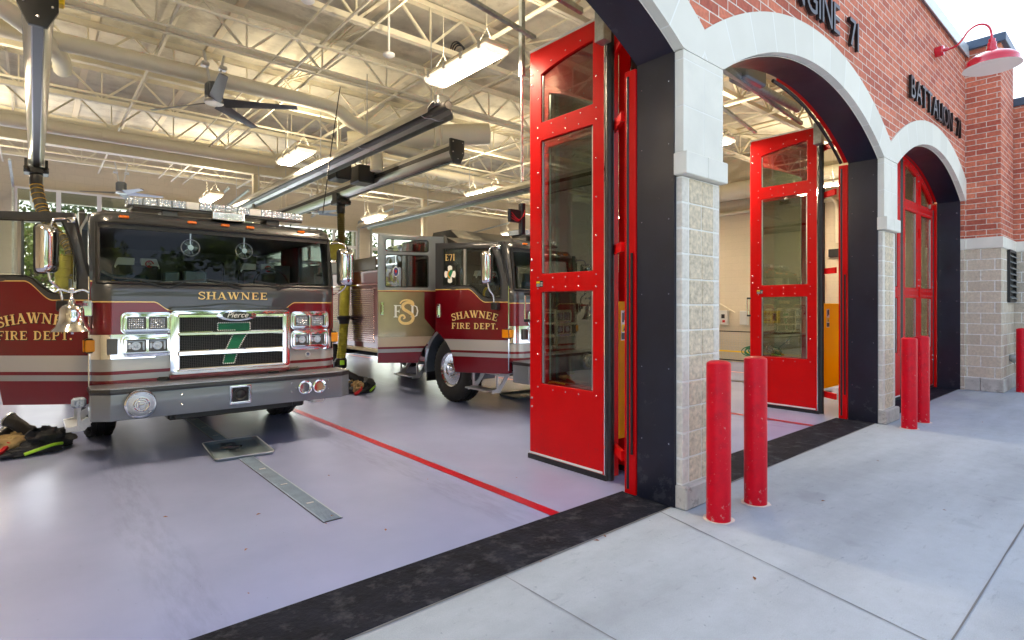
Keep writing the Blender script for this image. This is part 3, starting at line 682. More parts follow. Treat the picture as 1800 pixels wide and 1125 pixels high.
def fold_side(root, X0, s, c, hw, label=True):
    """the two folded leaves at one jamb; s=+1 right jamb, -1 left jamb; leaves stand at 90 degrees inside"""
    D = s
    MA = map_mat((X0+(.118 if s > 0 else .055)*s, 3.33), (0, 1, 0), (s, 0, 0))
    leaf(root, MA, 1.01, .07, 1, lead=True, handle=True)
    MBm = map_mat((X0+(.34 if s > 0 else .135)*s, 3.50), (0, 1, 0), (s, 0, 0))
    leaf(root, MBm, .96, hw-.05, -1, lead=False)
    b = MB(); b.box(min(X0-.022*s, X0+.05*s), max(X0-.022*s, X0+.05*s), 2.876, 2.99, .006, 3.60); fr = b.build('jamb_post', M_['red'], root, bevel=.004, seg=1)
    b = MB(); b.tube([(X0-.022*s, 2.952, .05), (X0-.022*s, 2.952, 3.55)], .012, 8)
    b.build('jamb_seal', M_['rubber'], fr, smooth=50)
    b = MB(); b.box(X0-.036*s-.006, X0-.036*s+.006, 2.893, 2.912, .35, 2.05); b.build('sensor_strip', M_['black'], fr)
    if s < 0: return
    b = MB()
    b.bbox(min(X0+.19*s, X0+.29*s), max(X0+.19*s, X0+.29*s), 3.30, 3.35, .02, 4.2, .004)
    for z in (.30, 2.12, 3.25, 3.95): b.bar((X0+.02*s, 3.04, z), (X0+.23*s, 3.31, z), .03, .085)
    b.build('pivot_frame', M_['red'], root)
    b = MB(); xa, xb = X0+.296, X0+(.41 if X0 < 5 else .95); b.bbox(xa, xb, 3.30, 3.318, .36, 1.645, .004)
    if s > 0:
        yp = b.build('guard_panel', M_['yplastic'], root); b = MB(); xs = X0+.47
        xs = X0+(.325 if X0 < 5 else .40); k_ = .075 if X0 < 5 else .10
        b.box(xs, xs+k_, 3.297, 3.2995, 1.28, 1.56); lb = b.build('warning_label', M_['white'], yp)
        b = MB(); b.box(xs+.005, xs+k_-.005, 3.294, 3.296, 1.36, 1.43); b.build('label_band', P('label_yellow', (.85, .65, .02), .5), lb)
        b = MB(); b.box(xs+.005, xs+k_-.005, 3.294, 3.296, 1.29, 1.35); b.box(xs+.2*k_, xs+.45*k_, 3.294, 3.296, 1.45, 1.54); b.box(xs+.55*k_, xs+.85*k_, 3.294, 3.296, 1.47, 1.55)
        b.add([(xs+.35*k_, 3.293, 1.37), (xs+.65*k_, 3.293, 1.37), (xs+.5*k_, 3.293, 1.42)], [(0, 1, 2)]); b.build('label_print', M_['black'], lb)
def head_frame(root, c, hw):
    b = MB(); top = [(c-hw+2*hw*k/40, zin(-hw+2*hw*k/40)+.12) for k in range(41)]; bot = [(x, zz-.10) for x, zz in top]
    vs, fs = strip(top, bot, 2.876, 3.015); b.add(vs, fs); o = b.build('arched_head', M_['red'], root)
    b = MB(); b.tube([(x, 2.93, z-.006) for x, z in bot], .012, 6); b.tube([(x, 2.99, z-.008) for x, z in bot], .014, 6); b.build('head_seal', M_['rubber'], o, smooth=60)
(c1, w1), (c2, w2), (c3, w3) = centers
d1 = thing('folding_door', 'red glazed bi-fold door leaves folded open at the near side of the first pier, nearest the camera', 'door', group='red bi-fold bay doors')
d1.location = (0, 0, 0); fold_side(d1, 3.855, 1, c1, w1)
d2 = thing('folding_door', 'red bi-fold door folded open inside the second arch, its yellow guard panel beyond two bollards', 'door', group='red bi-fold bay doors')
fold_side(d2, 8.72, 1, c2, w2); fold_side(d2, 4.465, -1, c2, w2)
b = MB(); top = [(c2+w2*k/20, zin(w2*k/20)+.05) for k in range(21)]; bot = [(x, z-.035) for x, z in top]; vs, fs = strip(top, bot, 2.876, 2.93); b.add(vs, fs); o_ = b.build('arched_track', M_['red'], d2)
b = MB(); b.tube([(x, 2.97, z+.01) for x, z in bot], .022, 6); b.build('track_seal', M_['rubber'], o_, smooth=50)
d3 = thing('folding_door', 'closed red bi-fold door filling the third arch under the BATTALION lettering', 'door', group='red bi-fold bay doors')
head_frame(d3, c3, w3)
for s in (-1, 1):
    X0 = c3+s*w3
    leaf(d3, map_mat((c3+s*.075, 2.925), (s, 0, 0), (0, 1, 0)), 1.0, .08, 1, lead=True)
    leaf(d3, map_mat((c3+s*1.085, 2.925), (s, 0, 0), (0, 1, 0)), .96, 1.085, 1, lead=False, st=(.13, .12))
    b = MB(); b.box(min(X0-.03*s, X0+.03*s), max(X0-.03*s, X0+.03*s), 2.876, 3.02, .006, 3.60); fr = b.build('jamb_post', M_['red'], d3, bevel=.004, seg=1)
    b = MB(); b.tube([(X0-.05*s, 2.93, .05), (X0-.05*s, 2.93, 3.5)], .016, 8); b.build('jamb_seal', M_['rubber'], fr, smooth=50)
b = MB()
for z in (.5, 1.86, 2.95, 3.72): b.bbox(c3+1.045, c3+1.12, 2.905, 2.924, z-.09, z+.09, .004)
b.build('hinge', M_['red'], d3)
# door operators and tracks above the openings
for i, (c, hw, X0) in enumerate(((c1, w1, 3.855), (c2, w2, 8.72))):
    op = thing('door_operator', ['grey steel operator shaft and folding arms above the first arch', 'grey steel operator shaft and folding arms seen under the second arch'][i], 'door operator', group='door operators above the arches')
    b = MB(); b.tube([(c-1.9, 3.30, 4.36), (c+1.5, 3.30, 4.36)], .055, 12); b.build('drive_shaft', M_['galv'], op, smooth=50)
    
    b = MB(); b.bbox(c-2.0, c-1.3, 3.15, 3.5, 4.28, 4.62, .02); b.build('motor_housing', M_['bumperp'], op)
    b = MB(); b.bbox(c-.2, c+.3, 3.18, 3.42, 4.32, 4.55, .02); b.build('gearbox', M_['bumperp'], op)
    b = MB(); b.bar((c-1.4, 3.25, 4.30), (c+.2, 3.9, 4.36), .045, .03); b.bar((c+.2, 3.9, 4.37), (X0+.1, 4.25, 4.40), .05, .03); b.bar((c-1.9, 3.12, 4.30), (X0, 3.5, 4.34), .04, .05); b.build('folding_arm', M_['galv'], op)
    b = MB(); b.bbox(c-1.1, c-.78, 3.18, 3.24, 4.24, 4.31, .005); b.build('red_bracket', M_['red'], op)
    b = MB(); b.bbox(X0-.02, X0+.09, 3.22, 3.33, 3.98, 4.30, .006); b.build('pivot_bracket', M_['galv'], op)

# ================================================================== BOLLARDS
def bollard(x, y, label):
    t = thing('bollard', label, 'bollard', (x, y, 0), group='red steel bollards before the piers')
    b = MB(); b.lathe([(.088, -.02), (.088, 1.165), (.084, 1.178), (.06, 1.190), (.0005, 1.196)], (0, 0, 0), n=32); b.build('post', M_['bollard'], t, smooth=40)
    b = MB()
    pr = []
    for k in range(20):
        a = 2*math.pi*k/20; pr.append((math.cos(a), math.sin(a)))
    vs = [(0, 0, .004)]+[(x_*(.11+random.uniform(-.006, .012)), y_*(.11+random.uniform(-.006, .012)), .002) for x_, y_ in pr]
    b.add(vs, [(0, k+1, (k+1) % 20+1) for k in range(20)]); b.build('grout_ring', M_['smooth_block'], t)
for x, y, l in ((3.905, 2.165, 'red steel bollard standing directly in front of the first stone pier, nearest the camera'),
                (4.46, 2.15, 'red steel bollard in front of the second arch, just right of the nearest bollard'),
                (8.72, 2.15, 'red steel bollard before the second pier, left one of the far pair'),
                (9.32, 2.15, 'red steel bollard before the third arch, right one of the far pair'),
                (13.98, 1.68, 'red steel bollard by the block corner, cut by the right photo edge')): bollard(x, y, l)

# ================================================================== LETTERING
def text_mesh(body, size=1, ext=.0, shear=0, offset=0, bevel=0):
    cu = bpy.data.curves.new('t', 'FONT'); cu.body = body; cu.size = size; cu.extrude = ext; cu.shear = shear; cu.offset = offset; cu.resolution_u = 5
    cu.align_x = 'CENTER'
    if bevel: cu.bevel_depth = bevel
    o = bpy.data.objects.new('t', cu); COL.objects.link(o); bpy.context.view_layer.update()
    me = bpy.data.meshes.new_from_object(o.evaluated_get(bpy.context.evaluated_depsgraph_get()))
    bpy.data.objects.remove(o); bpy.data.curves.remove(cu); return me
def text_obj(name, body, m, parent, M, size=1, ext=0, sx=1, **k):
    me = text_mesh(body, size, ext, **k); me.transform(M @ Matrix.Scale(sx, 4, (1, 0, 0))); me.materials.clear(); me.materials.append(m)
    o = bpy.data.objects.new(name, me); COL.objects.link(o); o.parent = parent; return o
FACE = Matrix.Rotation(R(90), 4, 'X')       # text standing upright, reading along +X, facing -Y
lett_m = P('black_letter_metal', (.012, .011, .012), .35, .4)
def wall_text(words, x0, x1, z0, h, label):
    t = thing('wall_lettering', label, 'sign', ((x0+x1)/2, 2.41, z0), group='raised black lettering on the brick front')
    ws = []; me0 = {}
    for ch in words:
        if ch == ' ': ws.append(.52); continue
        me = text_mesh(ch, 1, .5); xs = [v.co.x for v in me.vertices]; ys = [v.co.y for v in me.vertices]; ws.append(max(xs)-min(xs)); me0[ch] = (me, min(xs), min(ys), max(ys))
    gap = .11; tot = sum(ws)+gap*(len(ws)-1); hcap = max(v[3]-v[2] for v in me0.values()); hcap = .70
    k = (x1-x0)/tot; x = -(x1-x0)/2
    for ch, wd in zip(words, ws):
        if ch != ' ':
            me = me0[ch][0].copy(); mnx, mny, mxy = me0[ch][1:]
            me.transform(Matrix(((k, 0, 0, x-mnx*k), (0, 0, -.04, .0), (0, h/(mxy-mny), 0, -mny*h/(mxy-mny)), (0, 0, 0, 1))))
            me.materials.clear(); me.materials.append(lett_m); o = bpy.data.objects.new('letter', me); COL.objects.link(o); o.parent = t
            bm = bmesh.new(); bm.from_mesh(me); bmesh.ops.recalc_face_normals(bm, faces=bm.faces); bm.to_mesh(me); bm.free()
            st = MB(); st.box(x+wd*k*.35, x+wd*k*.35+.01, .01, .042, h*.5-.01, h*.5+.01); st.build('standoff', M_['screw'], o)
        x += (wd+gap)*k
wall_text('ENGINE 71', 5.53, 7.62, 4.70, .335, 'raised black ENGINE 71 lettering on brick above the middle arch')
wall_text('BATTALION 71', 9.82, 12.97, 4.70, .325, 'raised black BATTALION 71 lettering on brick above the far arch')

# ================================================================== GOOSENECK LAMP
gl = thing('gooseneck_lamp', 'red gooseneck barn lamp with white inside, mounted on the brick at top right', 'wall lamp', (11.42, 2.45, 5.84))
lampred = P('lamp_red_enamel', (.60, .006, .03), .18, coat=1)
b = MB(); b.lathe([(.001, 0), (.085, 0), (.085, .10), (.07, .12), (.001, .12)], (0, 0, 0), (0, -1, 0), 20); b.build('wall_canopy', lampred, gl, bevel=.006)
pts = [(0, -.10, 0), (0, -.20, -.005), (0, -.29, .02), (0, -.36, .09), (0, -.42, .18), (0, -.49, .235), (0, -.57, .25), (0, -.65, .215), (0, -.70, .14), (0, -.72, .04), (0, -.725, -.06)]
def smooth_pts(p, n=4):
    P_ = [Vector(q) for q in p]; out = []
    for i in range(len(P_)-1):
        a, b_, c_, d_ = P_[max(i-1, 0)], P_[i], P_[i+1], P_[min(i+2, len(P_)-1)]
        for k in range(n):
            t = k/n; out.append(.5*((2*b_)+(-a+c_)*t+(2*a-5*b_+4*c_-d_)*t*t+(-a+3*b_-3*c_+d_)*t**3))
    return out+[P_[-1]]
b = MB(); b.tube(smooth_pts(pts), .016, 10); b.lathe([(.03, 0), (.03, .05), (.02, .06)], (0, -.12, 0), (0, -1, 0), 14); b.build('gooseneck_arm', lampred, gl, smooth=50)
b = MB(); T0 = (0, -.725, -.06); b.lathe([(.022, .03), (.045, .02), (.045, -.03), (.058, -.04), (.058, -.11), (.07, -.13), (.07, -.16), (.001, -.16)], T0, n=24); b.build('socket', lampred, gl, smooth=40)
b = MB(); b.lathe([(.065, -.155), (.09, -.18), (.17, -.205), (.26, -.245), (.325, -.295), (.350, -.34), (.358, -.41), (.368, -.42)], T0, n=48)
shd = b.build('shade', lampred, gl, smooth=60)
b = MB(); b.lathe([(.062, -.162), (.09, -.188), (.166, -.214), (.254, -.254), (.317, -.303), (.343, -.345), (.351, -.41), (.368, -.422)], T0, n=48); b.build('shade_lining', P('white_enamel', (.82, .80, .76), .25, coat=.6), shd, smooth=60, recalc=False)
b = MB(); b.sphere((0, -.725, -.30), .055, 14, 10, (1, 1, 1.2)); b.build('bulb', P('bulb_glass', (.75, .75, .73), .2), gl, smooth=60)

# ================================================================== CEILING SERVICES
def fixture(x, y, z, label):
    t = thing('ceiling_light', label, 'ceiling light', (x, y, z), group='long lit ceiling lights hung between the bays')
    b = MB(); b.bbox(-.165, .165, -.61, .61, .02, .075, .02); hs_ = b.build('housing', M_['cream'], t)
    b = MB(); b.plate([(-.165, .02), (.165, .02), (.14, -.03), (.09, -.045), (-.09, -.045), (-.14, -.03)], [], 1.20, Matrix.Translation((0, -.60, 0))); b.build('diffuser', M_['emitw'], t, bevel=.008)
    b = MB()
    for s in (-1, 1):
        for k in range(4): b.bbox(s*.168-.01, s*.168+.01, -.5+k*.33-.02, -.5+k*.33+.02, -.01, .06, .003)
    b.build('clips', M_['satin'], hs_)
    b = MB()
    for k in (-.42, .42): b.tube([(-.12, k, .07), (0, k, .28), (.12, k, .07)], .002, 5); b.tube([(0, k, .28), (0, k, 5.2-z)], .002, 5)
    b.build('hanger_wires', M_['steelc'], t)
    L = bpy.data.lights.new('added_uplight', 'AREA'); L.shape = 'RECTANGLE'; L.size = .30; L.size_y = 1.15; L.energy = UP; L.color = (1, .85, .62)  # upward light added on the housing to brighten the ceiling
    lo = bpy.data.objects.new('added_uplight', L); COL.objects.link(lo); lo.parent = t; lo.location = (0, 0, .082); lo.rotation_euler = (R(180), 0, 0)
UP = 13
for x, y, l in ((3.70, 5.15, 'long lit ceiling light nearest the open red door, large and bright under the joists'),
                (3.60, 10.25, 'lit ceiling light beside the ceiling fan, second along the line between the left bays'),
                (3.35, 15.5, 'lit ceiling light just above the middle of the light bar of the left fire engine'),
                (8.05, 10.4, 'lit ceiling light above the right fire engine, right of the black exhaust rail'),
                (7.85, 15.6, 'small lit ceiling light above the open crew door of the right fire engine'),
                (-1.0, 15.2, 'lit ceiling light at the left edge of the photo beyond the exhaust rail'),
                (-1.0, 10.2, 'lit ceiling light hidden at the far left over the first bay'),
                (-1.0, 5.15, 'lit ceiling light outside the left edge of the photo near the front wall'),
                (8.6, 5.15, 'lit ceiling light near the front wall between the middle and right bays'),
                (13.4, 10.3, 'lit ceiling light over the right hand bay, seen as a glow in the door glass'),
                (13.4, 5.15, 'lit ceiling light near the front wall of the right hand bay'),
                (13.4, 15.5, 'lit ceiling light at the back of the right hand bay')): fixture(x, y, 4.32, l)
def fan(x, y, z, label, ang0, r=1.12):
    t = thing('ceiling_fan', label, 'ceiling fan', (x, y, z), group='large ceiling fans over the bays')
    b = MB(); b.lathe([(.001, -.02), (.12, -.02), (.13, 0), (.12, .03), (.001, .035)], (0, 0, 0), n=28); b.build('hub', M_['satin'], t, smooth=40)
    b = MB(); b.lathe([(.10, .04), (.11, .07), (.11, .24), (.09, .27), (.03, .28)], (0, 0, 0), n=20)
    for k in range(20): a = 2*math.pi*k/20; b.bar((.112*math.cos(a), .112*math.sin(a), .07), (.112*math.cos(a), .112*math.sin(a), .24), .008, .02)
    b.build('motor', M_['bumperp'], t, smooth=40)
    b = MB()
    for s in (-.05, .05): b.bar((s, 0, .27), (s*2.6, 0, 5.2-z), .03, .03); b.bbox(s*2.3-.05, s*2.3+.05, -.05, .05, .48, .54, .01)
    b.build('mount', M_['satin'], t)
    b = MB(); b.plate([(-.02, -.062), (.0, -.07), (.02, .0), (.012, .062), (-.004, .065)], [], 1, None)
    for k in range(4 if ang0 is not None else 5):
        a = [R(123), R(46), R(-29), R(-97)][k]+(0 if label.startswith('large') else .5)
        bl = MB(); n = 8; vs = []; fs = []
        for i in range(n+1):
            u = i/n; rr = .13+(r-.13)*u; cw = .085-.03*u; tw = R(-28+16*u)
            for (p, q) in ((-1, 0), (-.4, .014), (.5, .012), (1, 0), (.3, -.006), (-.5, -.004)):
                vs.append(rotz(a) @ Vector((rr, p*cw*math.cos(tw)-q*math.sin(tw), p*cw*math.sin(tw)+q*math.cos(tw))))
            if i:
                for j in range(6): fs.append(((i-1)*6+j, (i-1)*6+(j+1) % 6, i*6+(j+1) % 6, i*6+j))
        fs += [tuple(range(6)), tuple(range(n*6, n*6+6))]; bl.add(vs, fs); bl.build('blade', P('fan_blade_grey', (.16, .165, .18), .4, .5), t, smooth=60)
fan(1.934, 8.764, 4.5, 'large four blade ceiling fan hanging over the left fire engine', 0)
fan(1.65, 17.0, 4.45, 'far ceiling fan seen just left of the light bar of the left fire engine', 0, .9)
fan(6.5, 16.8, 4.45, 'far ceiling fan motor above the roof of the right fire engine', 0, .9)
# exhaust rails with hoses
def exhaust_rail(x, y0, y1, yc, label, hang):
    t = thing('exhaust_rail', label, 'exhaust rail', (x, y0, 4.0), group='black and silver exhaust extraction rails')
    b = MB(); prof = [(-.10, .0), (-.10, .16), (-.07, .20), (.07, .20), (.10, .16), (.10, .0), (.045, -.09), (-.045, -.09)]
    b.plate(prof, [], y1-y0, None); b.build('rail', M_['alu'], t, bevel=.006)
    b = MB(); b.box(-.035, .035, -.001, y1-y0, -.1, -.091); b.box(.101, .104, 0, y1-y0, .05, .12); b.box(-.104, -.101, 0, y1-y0, .05, .12); b.build('rail_slot', M_['black'], t)
    b = MB(); b.plate([(-.13, .23), (.13, .23), (.13, .0), (.06, -.15), (-.06, -.15), (-.13, .0)], [], .05, Matrix.Translation((0, -.05, 0))); ep = b.build('end_plate', M_['black'], t, bevel=.006)
    b = MB()
    for xx, zz in ((-.09, .18), (.09, .18), (0, -.08), (-.09, .02), (.09, .02)): b.sphere((xx, -.055, zz), .012, 8, 5)
    b.build('bolts', M_['screw'], ep)
    b = MB(); b.bbox(.11, .17, .02, .12, .1, .2, .01); b.build('end_stop', M_['yellow'], ep)
    b = MB(); c = yc-y0
    b.bbox(-.16, .16, c-.16, c+.16, -.20, -.10, .01); b.bbox(-.15, -.11, c-.12, c+.12, -.14, .03, .005); b.bbox(.11, .15, c-.12, c+.12, -.14, .03, .005); b.lathe([(.09, -.2), (.09, -.36), (.07, -.40)], (0, c, 0), n=16)
    b.sphere((-.12, c-.17, -.15), .04, 10, 6); b.sphere((.12, c-.17, -.15), .04, 10, 6); ca = b.build('carriage', M_['black'], t, smooth=35)
    b = MB()
    for k in range(int((y1-y0)/2.6)+1): yy = .5+k*2.5; b.bar((-.06, yy, .2), (-.06, yy, 1.25), .03, .03); b.bar((.06, yy, .2), (.06, yy, 1.25), .03, .03); b.bar((-.1, yy, .22), (.1, yy, .22), .05, .03)
    b.build('hanger', M_['steelc'], t)
    return t, c
t1_, cA = exhaust_rail(.02, 5.9, 17.5, 12.2, 'exhaust rail running straight away at the upper left, seen from below', 1)
t2_, cB = exhaust_rail(5.05, 7.25, 17.0, 11.6, 'black ended exhaust rail hanging over the right fire engine', 1)
def ribs(b, pts, r, step=.035, n=10):
    P_ = smooth_pts(pts, 8); L = 0
    for a, c in zip(P_[:-1], P_[1:]):
        L += (c-a).length
        if L > step: L = 0; b.lathe([(r, -.006), (r+.012, 0), (r, .006)], a, (c-a).normalized(), n)
hA = thing('exhaust_hose', 'black and yellow ribbed exhaust hose dropping behind the open cab door at far left', 'hose', (.02, 12.2, 3.6), group='exhaust hoses hanging from their rails')
pts = [(0, 0, .02), (.05, -.15, -.3), (.20, -.40, -.75), (.42, -.7, -1.05), (.45, -.9, -1.6)]
b = MB(); b.tube(smooth_pts(pts), .085, 12); b.build('upper_hose', P('hose_black', (.03, .028, .02), .7), hA, smooth=50); b = MB(); ribs(b, pts, .086, .06); b.build('hose_ribs', M_['orangeh'], hA, smooth=50)
b = MB(); pl = [(.35, -.9, -1.2), (.36, -.9, -2.3), (.36, -.85, -3.2)]; b.tube(smooth_pts(pl), .14, 14); ribs(b, pl, .14, .05); b.build('lower_hose', M_['hose'], hA, smooth=50)
hB = thing('exhaust_hose', 'yellow exhaust hose hanging to the floor between the two fire engines', 'hose', (5.05, 11.6, 3.6), group='exhaust hoses hanging from their rails')
pts = [(0, 0, .02), (0, -.01, -.3), (.0, -.02, -.62)]
b = MB(); b.tube(smooth_pts(pts), .075, 12); ribs(b, pts, .076, .04); b.build('upper_hose', P('hose_dark_yellow', (.12, .10, .02), .7), hB, smooth=50)
b = MB(); b.lathe([(.001, -.09), (.19, -.08), (.21, -.03), (.12, -.02), (.12, .02), (.21, .03), (.19, .08), (.001, .09)], (-.12, -.02, -.80), (0.3, 1, 0), 24); b.build('saddle', M_['hose'], hB, smooth=30)
b = MB(); b.tube(smooth_pts([(-.12, -.02, -.60), (.0, 0, -.66), (.10, 0, -.80), (.11, 0, -1.0)]), .085, 12); b.build('elbow', M_['black'], hB, smooth=50)
b = MB(); pl = [(.11, 0, -.90), (.10, 0, -1.5), (.07, .0, -2.25)]; b.tube(smooth_pts(pl), .105, 16); b.build('middle_hose', M_['hose'], hB, smooth=50)
b = MB(); b.lathe([(.13, .0), (.15, -.02), (.15, -.06), (.11, -.12), (.11, -.18)], (.07, 0, -2.2), n=20); b.build('collar', M_['black'], hB, smooth=40)
b = MB(); pl = [(.07, 0, -2.38), (.04, .0, -2.8), (.0, .0, -3.15)]; b.tube(smooth_pts(pl), .095, 14); ribs(b, pl, .095, .03); b.build('lower_hose', M_['hose'], hB, smooth=50)
b = MB(); b.lathe([(.10, 0), (.13, -.04), (.13, -.18), (.10, -.24), (.05, -.28)], (0, 0, -3.12), n=16); b.bbox(-.16, -.08, -.04, .04, -3.3, -3.18, .01); b.build('nozzle', M_['black'], hB, smooth=40)
b = MB(); b.bbox(-.08, .02, -.145, -.13, -3.26, -3.16, .004); b.build('reflective_tag', M_['lime_'], hB)
# tube heaters
def heater(x, y0, y1, label):
    t = thing('tube_heater', label, 'tube heater', (x, y0, 4.12), group='radiant tube heaters with reflectors')
    b = MB(); b.tube([(0, 0, 0), (0, y1-y0, 0)], .055, 14, caps=False); b.lathe([(.055, 0), (.050, .0), (.050, .35), (.0005, .36)], (0, -.001, 0), (0, 1, 0), 14); b.build('burner_tube', M_['darkalu'], t, smooth=50)
    b = MB(); pr = [(-.20, -.09), (-.19, -.02), (-.12, .07), (-.05, .10), (.05, .10), (.12, .07), (.19, -.02), (.20, -.09), (.194, -.09), (.184, -.022), (.117, .064), (.05, .094), (-.05, .094), (-.117, .064), (-.184, -.022), (-.194, -.09)]
    b.plate(pr, [], y1-y0-.25, Matrix.Translation((0, .18, 0))); b.build('reflector', M_['alu'], t)
    b = MB()
    for k in range(int((y1-y0)/1.9)+1):
        yy = .4+k*1.85; b.tube([(-.19, yy, -.05), (-.10, yy, -.085), (0, yy, -.07), (.10, yy, -.085), (.19, yy, -.05)], .005, 5); b.bar((0, yy, .1), (0, yy, 1.1), .012, .012)
    b.bbox(-.10, .10, .10, .2, .02, .16, .02)
    b.build('hanger', M_['satin'], t)
heater(3.93, 5.80, 16.5, 'dark tube heater with polished reflector between the left and right fire engines')
heater(7.85, 6.6, 16.5, 'tube heater with bright reflector beyond the roof of the right fire engine')
# ducts
def pipe(name, pts, r, label, cat='pipe', m='duct', grp='cream painted ducts and pipes under the joists', n=12, sm=True, rings=0):
    b = MB(); P_ = smooth_pts(pts, 6) if sm else [Vector(p) for p in pts]; b.tube(P_, r, n)
    if rings: 
        L = 0
        for a, c in zip(P_[:-1], P_[1:]): 
            k = int((c-a).length/rings)
            for i in range(1, k+1): b.lathe([(r, -.008), (r+.005, 0), (r, .008)], a.lerp(c, i/(k+1)), (c-a).normalized(), n)
    o = b.build(name, M_[m], None, smooth=50); tag(o, label, cat, grp); return o
pipe('round_duct', [(-3, 9.25, 5.02), (0, 9.25, 5.02), (2.0, 9.25, 5.02), (3.6, 9.25, 5.02), (3.95, 9.25, 4.98), (4.2, 9.25, 4.85), (4.45, 9.25, 4.78), (4.66, 9.25, 4.70), (4.70, 9.25, 4.4), (4.70, 9.25, 4.05)], .115, 'round cream duct running across the left bay and turning down beside the black fan boxes', 'duct', rings=1.2)
pipe('round_duct', [(-3, 13.6, 4.98), (0, 13.6, 4.98), (3, 13.6, 4.98), (4.3, 13.6, 4.98)], .13, 'second cream duct crossing behind the ceiling fan', 'duct', sm=False, rings=1.5)
pipe('round_duct', [(4.2, 12.0, 5.0), (6, 12.0, 5.0), (8, 12.0, 5.0), (9.5, 12.0, 5.0), (15.3, 12.0, 5.0)], .10, 'cream duct running over the right fire engine', 'duct', sm=False, rings=1.5)
pipe('round_duct', [(-1.0, 7.9, 5.05), (-.4, 8.4, 5.0), (.02, 9.0, 4.95), (.25, 9.6, 4.95), (.3, 10.2, 4.98)], .11, 'cream duct slanting down behind the exhaust rail at the upper left', 'duct', rings=.5)
pipe('round_duct', [(4.6, 10.2, 4.75), (5.3, 9.8, 4.85), (6.2, 9.3, 5.0), (7.0, 8.9, 5.1)], .22, 'wide cream duct rising behind the tube heater', 'duct', rings=.8)
pipe('round_duct', [(5.0, 9.6, 4.62), (6.5, 9.6, 4.62)], .10, 'short cream duct beside the exhaust fan boxes', 'duct', sm=False)
for i, (pts, r, l) in enumerate((
    ([(-5, 7.25, 5.05), (4.5, 7.25, 5.05), (4.5, 7.25, 5.2)], .022, 'thin sprinkler pipe crossing the front of the left bay'),
    ([(-5, 8.1, 5.12), (12, 8.1, 5.12)], .016, 'upper one of two thin conduits crossing near the ceiling fan'),
    ([(-5, 8.3, 5.10), (12, 8.3, 5.10)], .016, 'lower one of two thin conduits crossing near the ceiling fan'),
    ([(2.9, 3.2, 5.1), (2.9, 18, 5.1)], .020, 'thin pipe running back above the line of ceiling lights'),
    ([(2.6, 3.2, 5.14), (2.6, 18, 5.14)], .014, 'thin conduit running back left of the ceiling lights'),
    ([(4.6, 3.2, 5.15), (4.6, 18, 5.15)], .030, 'sprinkler main running back between the left and middle bays'),
    ([(9.2, 3.2, 5.12), (9.2, 18, 5.12)], .030, 'sprinkler main running back between the middle and right bays'),
    ([(5.4, 6.3, 5.08), (15, 6.3, 5.08)], .025, 'sprinkler branch crossing the middle and right bays'),
    ([(5.4, 5.4, 5.12), (9, 5.4, 5.12)], .016, 'thin conduit over the front of the right fire engine'),
    ([(-5, 11.4, 5.10), (12, 11.4, 5.10)], .022, 'sprinkler branch crossing behind the ceiling fan'),
    ([(-5, 16.4, 5.10), (14, 16.4, 5.10)], .022, 'sprinkler branch crossing near the back wall'))):
    pipe('conduit', pts, r, l, 'pipe', 'steelc', 'thin painted conduits under the joists', 8, False)
t = thing('exhaust_fan', 'two black fan boxes with a cream elbow hanging between the rails', 'exhaust fan', (4.5, 10, 4.08))

for xa, xb in ((-.32, -.02), (.12, .45)): b = MB(); b.bbox(xa, xb, -.2, .2, -.13, .2, .02); b.build('fan_box', M_['black'], t)
b = MB(); b.bar((-.2, 0, .2), (-.2, 0, 1.1), .03); b.bar((.3, 0, .2), (.3, 0, 1.1), .03); b.build('hanger', M_['steelc'], t)
# air cleaner / beam box along the right bay
b = MB(); b.tube([(0, 0, 0), (-.25, -.24, -1.1), (-.5, -.5, -2.25)], .008, 6)
o = b.build('power_cord', M_['black'], None); o.location = (3.907, 9, 5.30); tag(o, 'black power cord hanging from the ceiling to the roof of the left fire engine', 'cord')
b = MB()
for k in range(3): b.tube([(.12*math.cos(a)+.05*k, .03*k, .14*math.sin(a)) for a in [2*math.pi*i/18 for i in range(19)]], .011, 6)
o = b.build('cable_coil', M_['black'], None); o.location = (4.7, 6.7, 5.33); tag(o, 'coil of black cable resting on the joist above the nearest ceiling light', 'cable')
for x, y, z, l in ((2.32, 6.22, 5.0, 'round white ceiling sensor at the very top left of the nearest light'), (3.45, 6.45, 4.8, 'round white ceiling sensor on a stem beside the nearest ceiling light')):
    t = thing('ceiling_sensor', l, 'sensor', (x, y, z)); b = MB(); b.lathe([(.001, 0), (.05, .0), (.075, .02), (.075, .04), (.02, .05), (.015, .06), (.015, 5.8-z), (.001, 5.8-z)], (0, 0, 0), n=20); b.build('sensor_body', M_['white'], t, smooth=40)
# vertical strut by the first door with bracket
t = thing('door_strut', 'grey vertical steel strut with black control bracket behind the nearest red door', 'steel strut', (4.02, 4.52, 0))
b = MB(); b.bar((0, 0, 4.1), (0, 0, 5.85), .05, .05); b.tube([(0, 0, 2.95), (0, 0, 4.2)], .016, 8); b.build('strut', M_['galv'], t)
b = MB(); b.bbox(-.03, .03, -.03, .03, 2.38, 2.72, .008); b.bbox(-.20, -.03, -.03, .01, 2.50, 2.64, .008); cb_ = b.build('control_bracket', M_['black'], t)
b = MB()
for k in range(3): b.tube(smooth_pts([(-.18, -.035, 2.60-k*.03), (-.10, -.05, 2.53-k*.01), (-.04, -.05, 2.56), (0, -.05, 2.64-k*.03)]), .004, 5)
b.build('red_wires', M_['redc'], cb_)

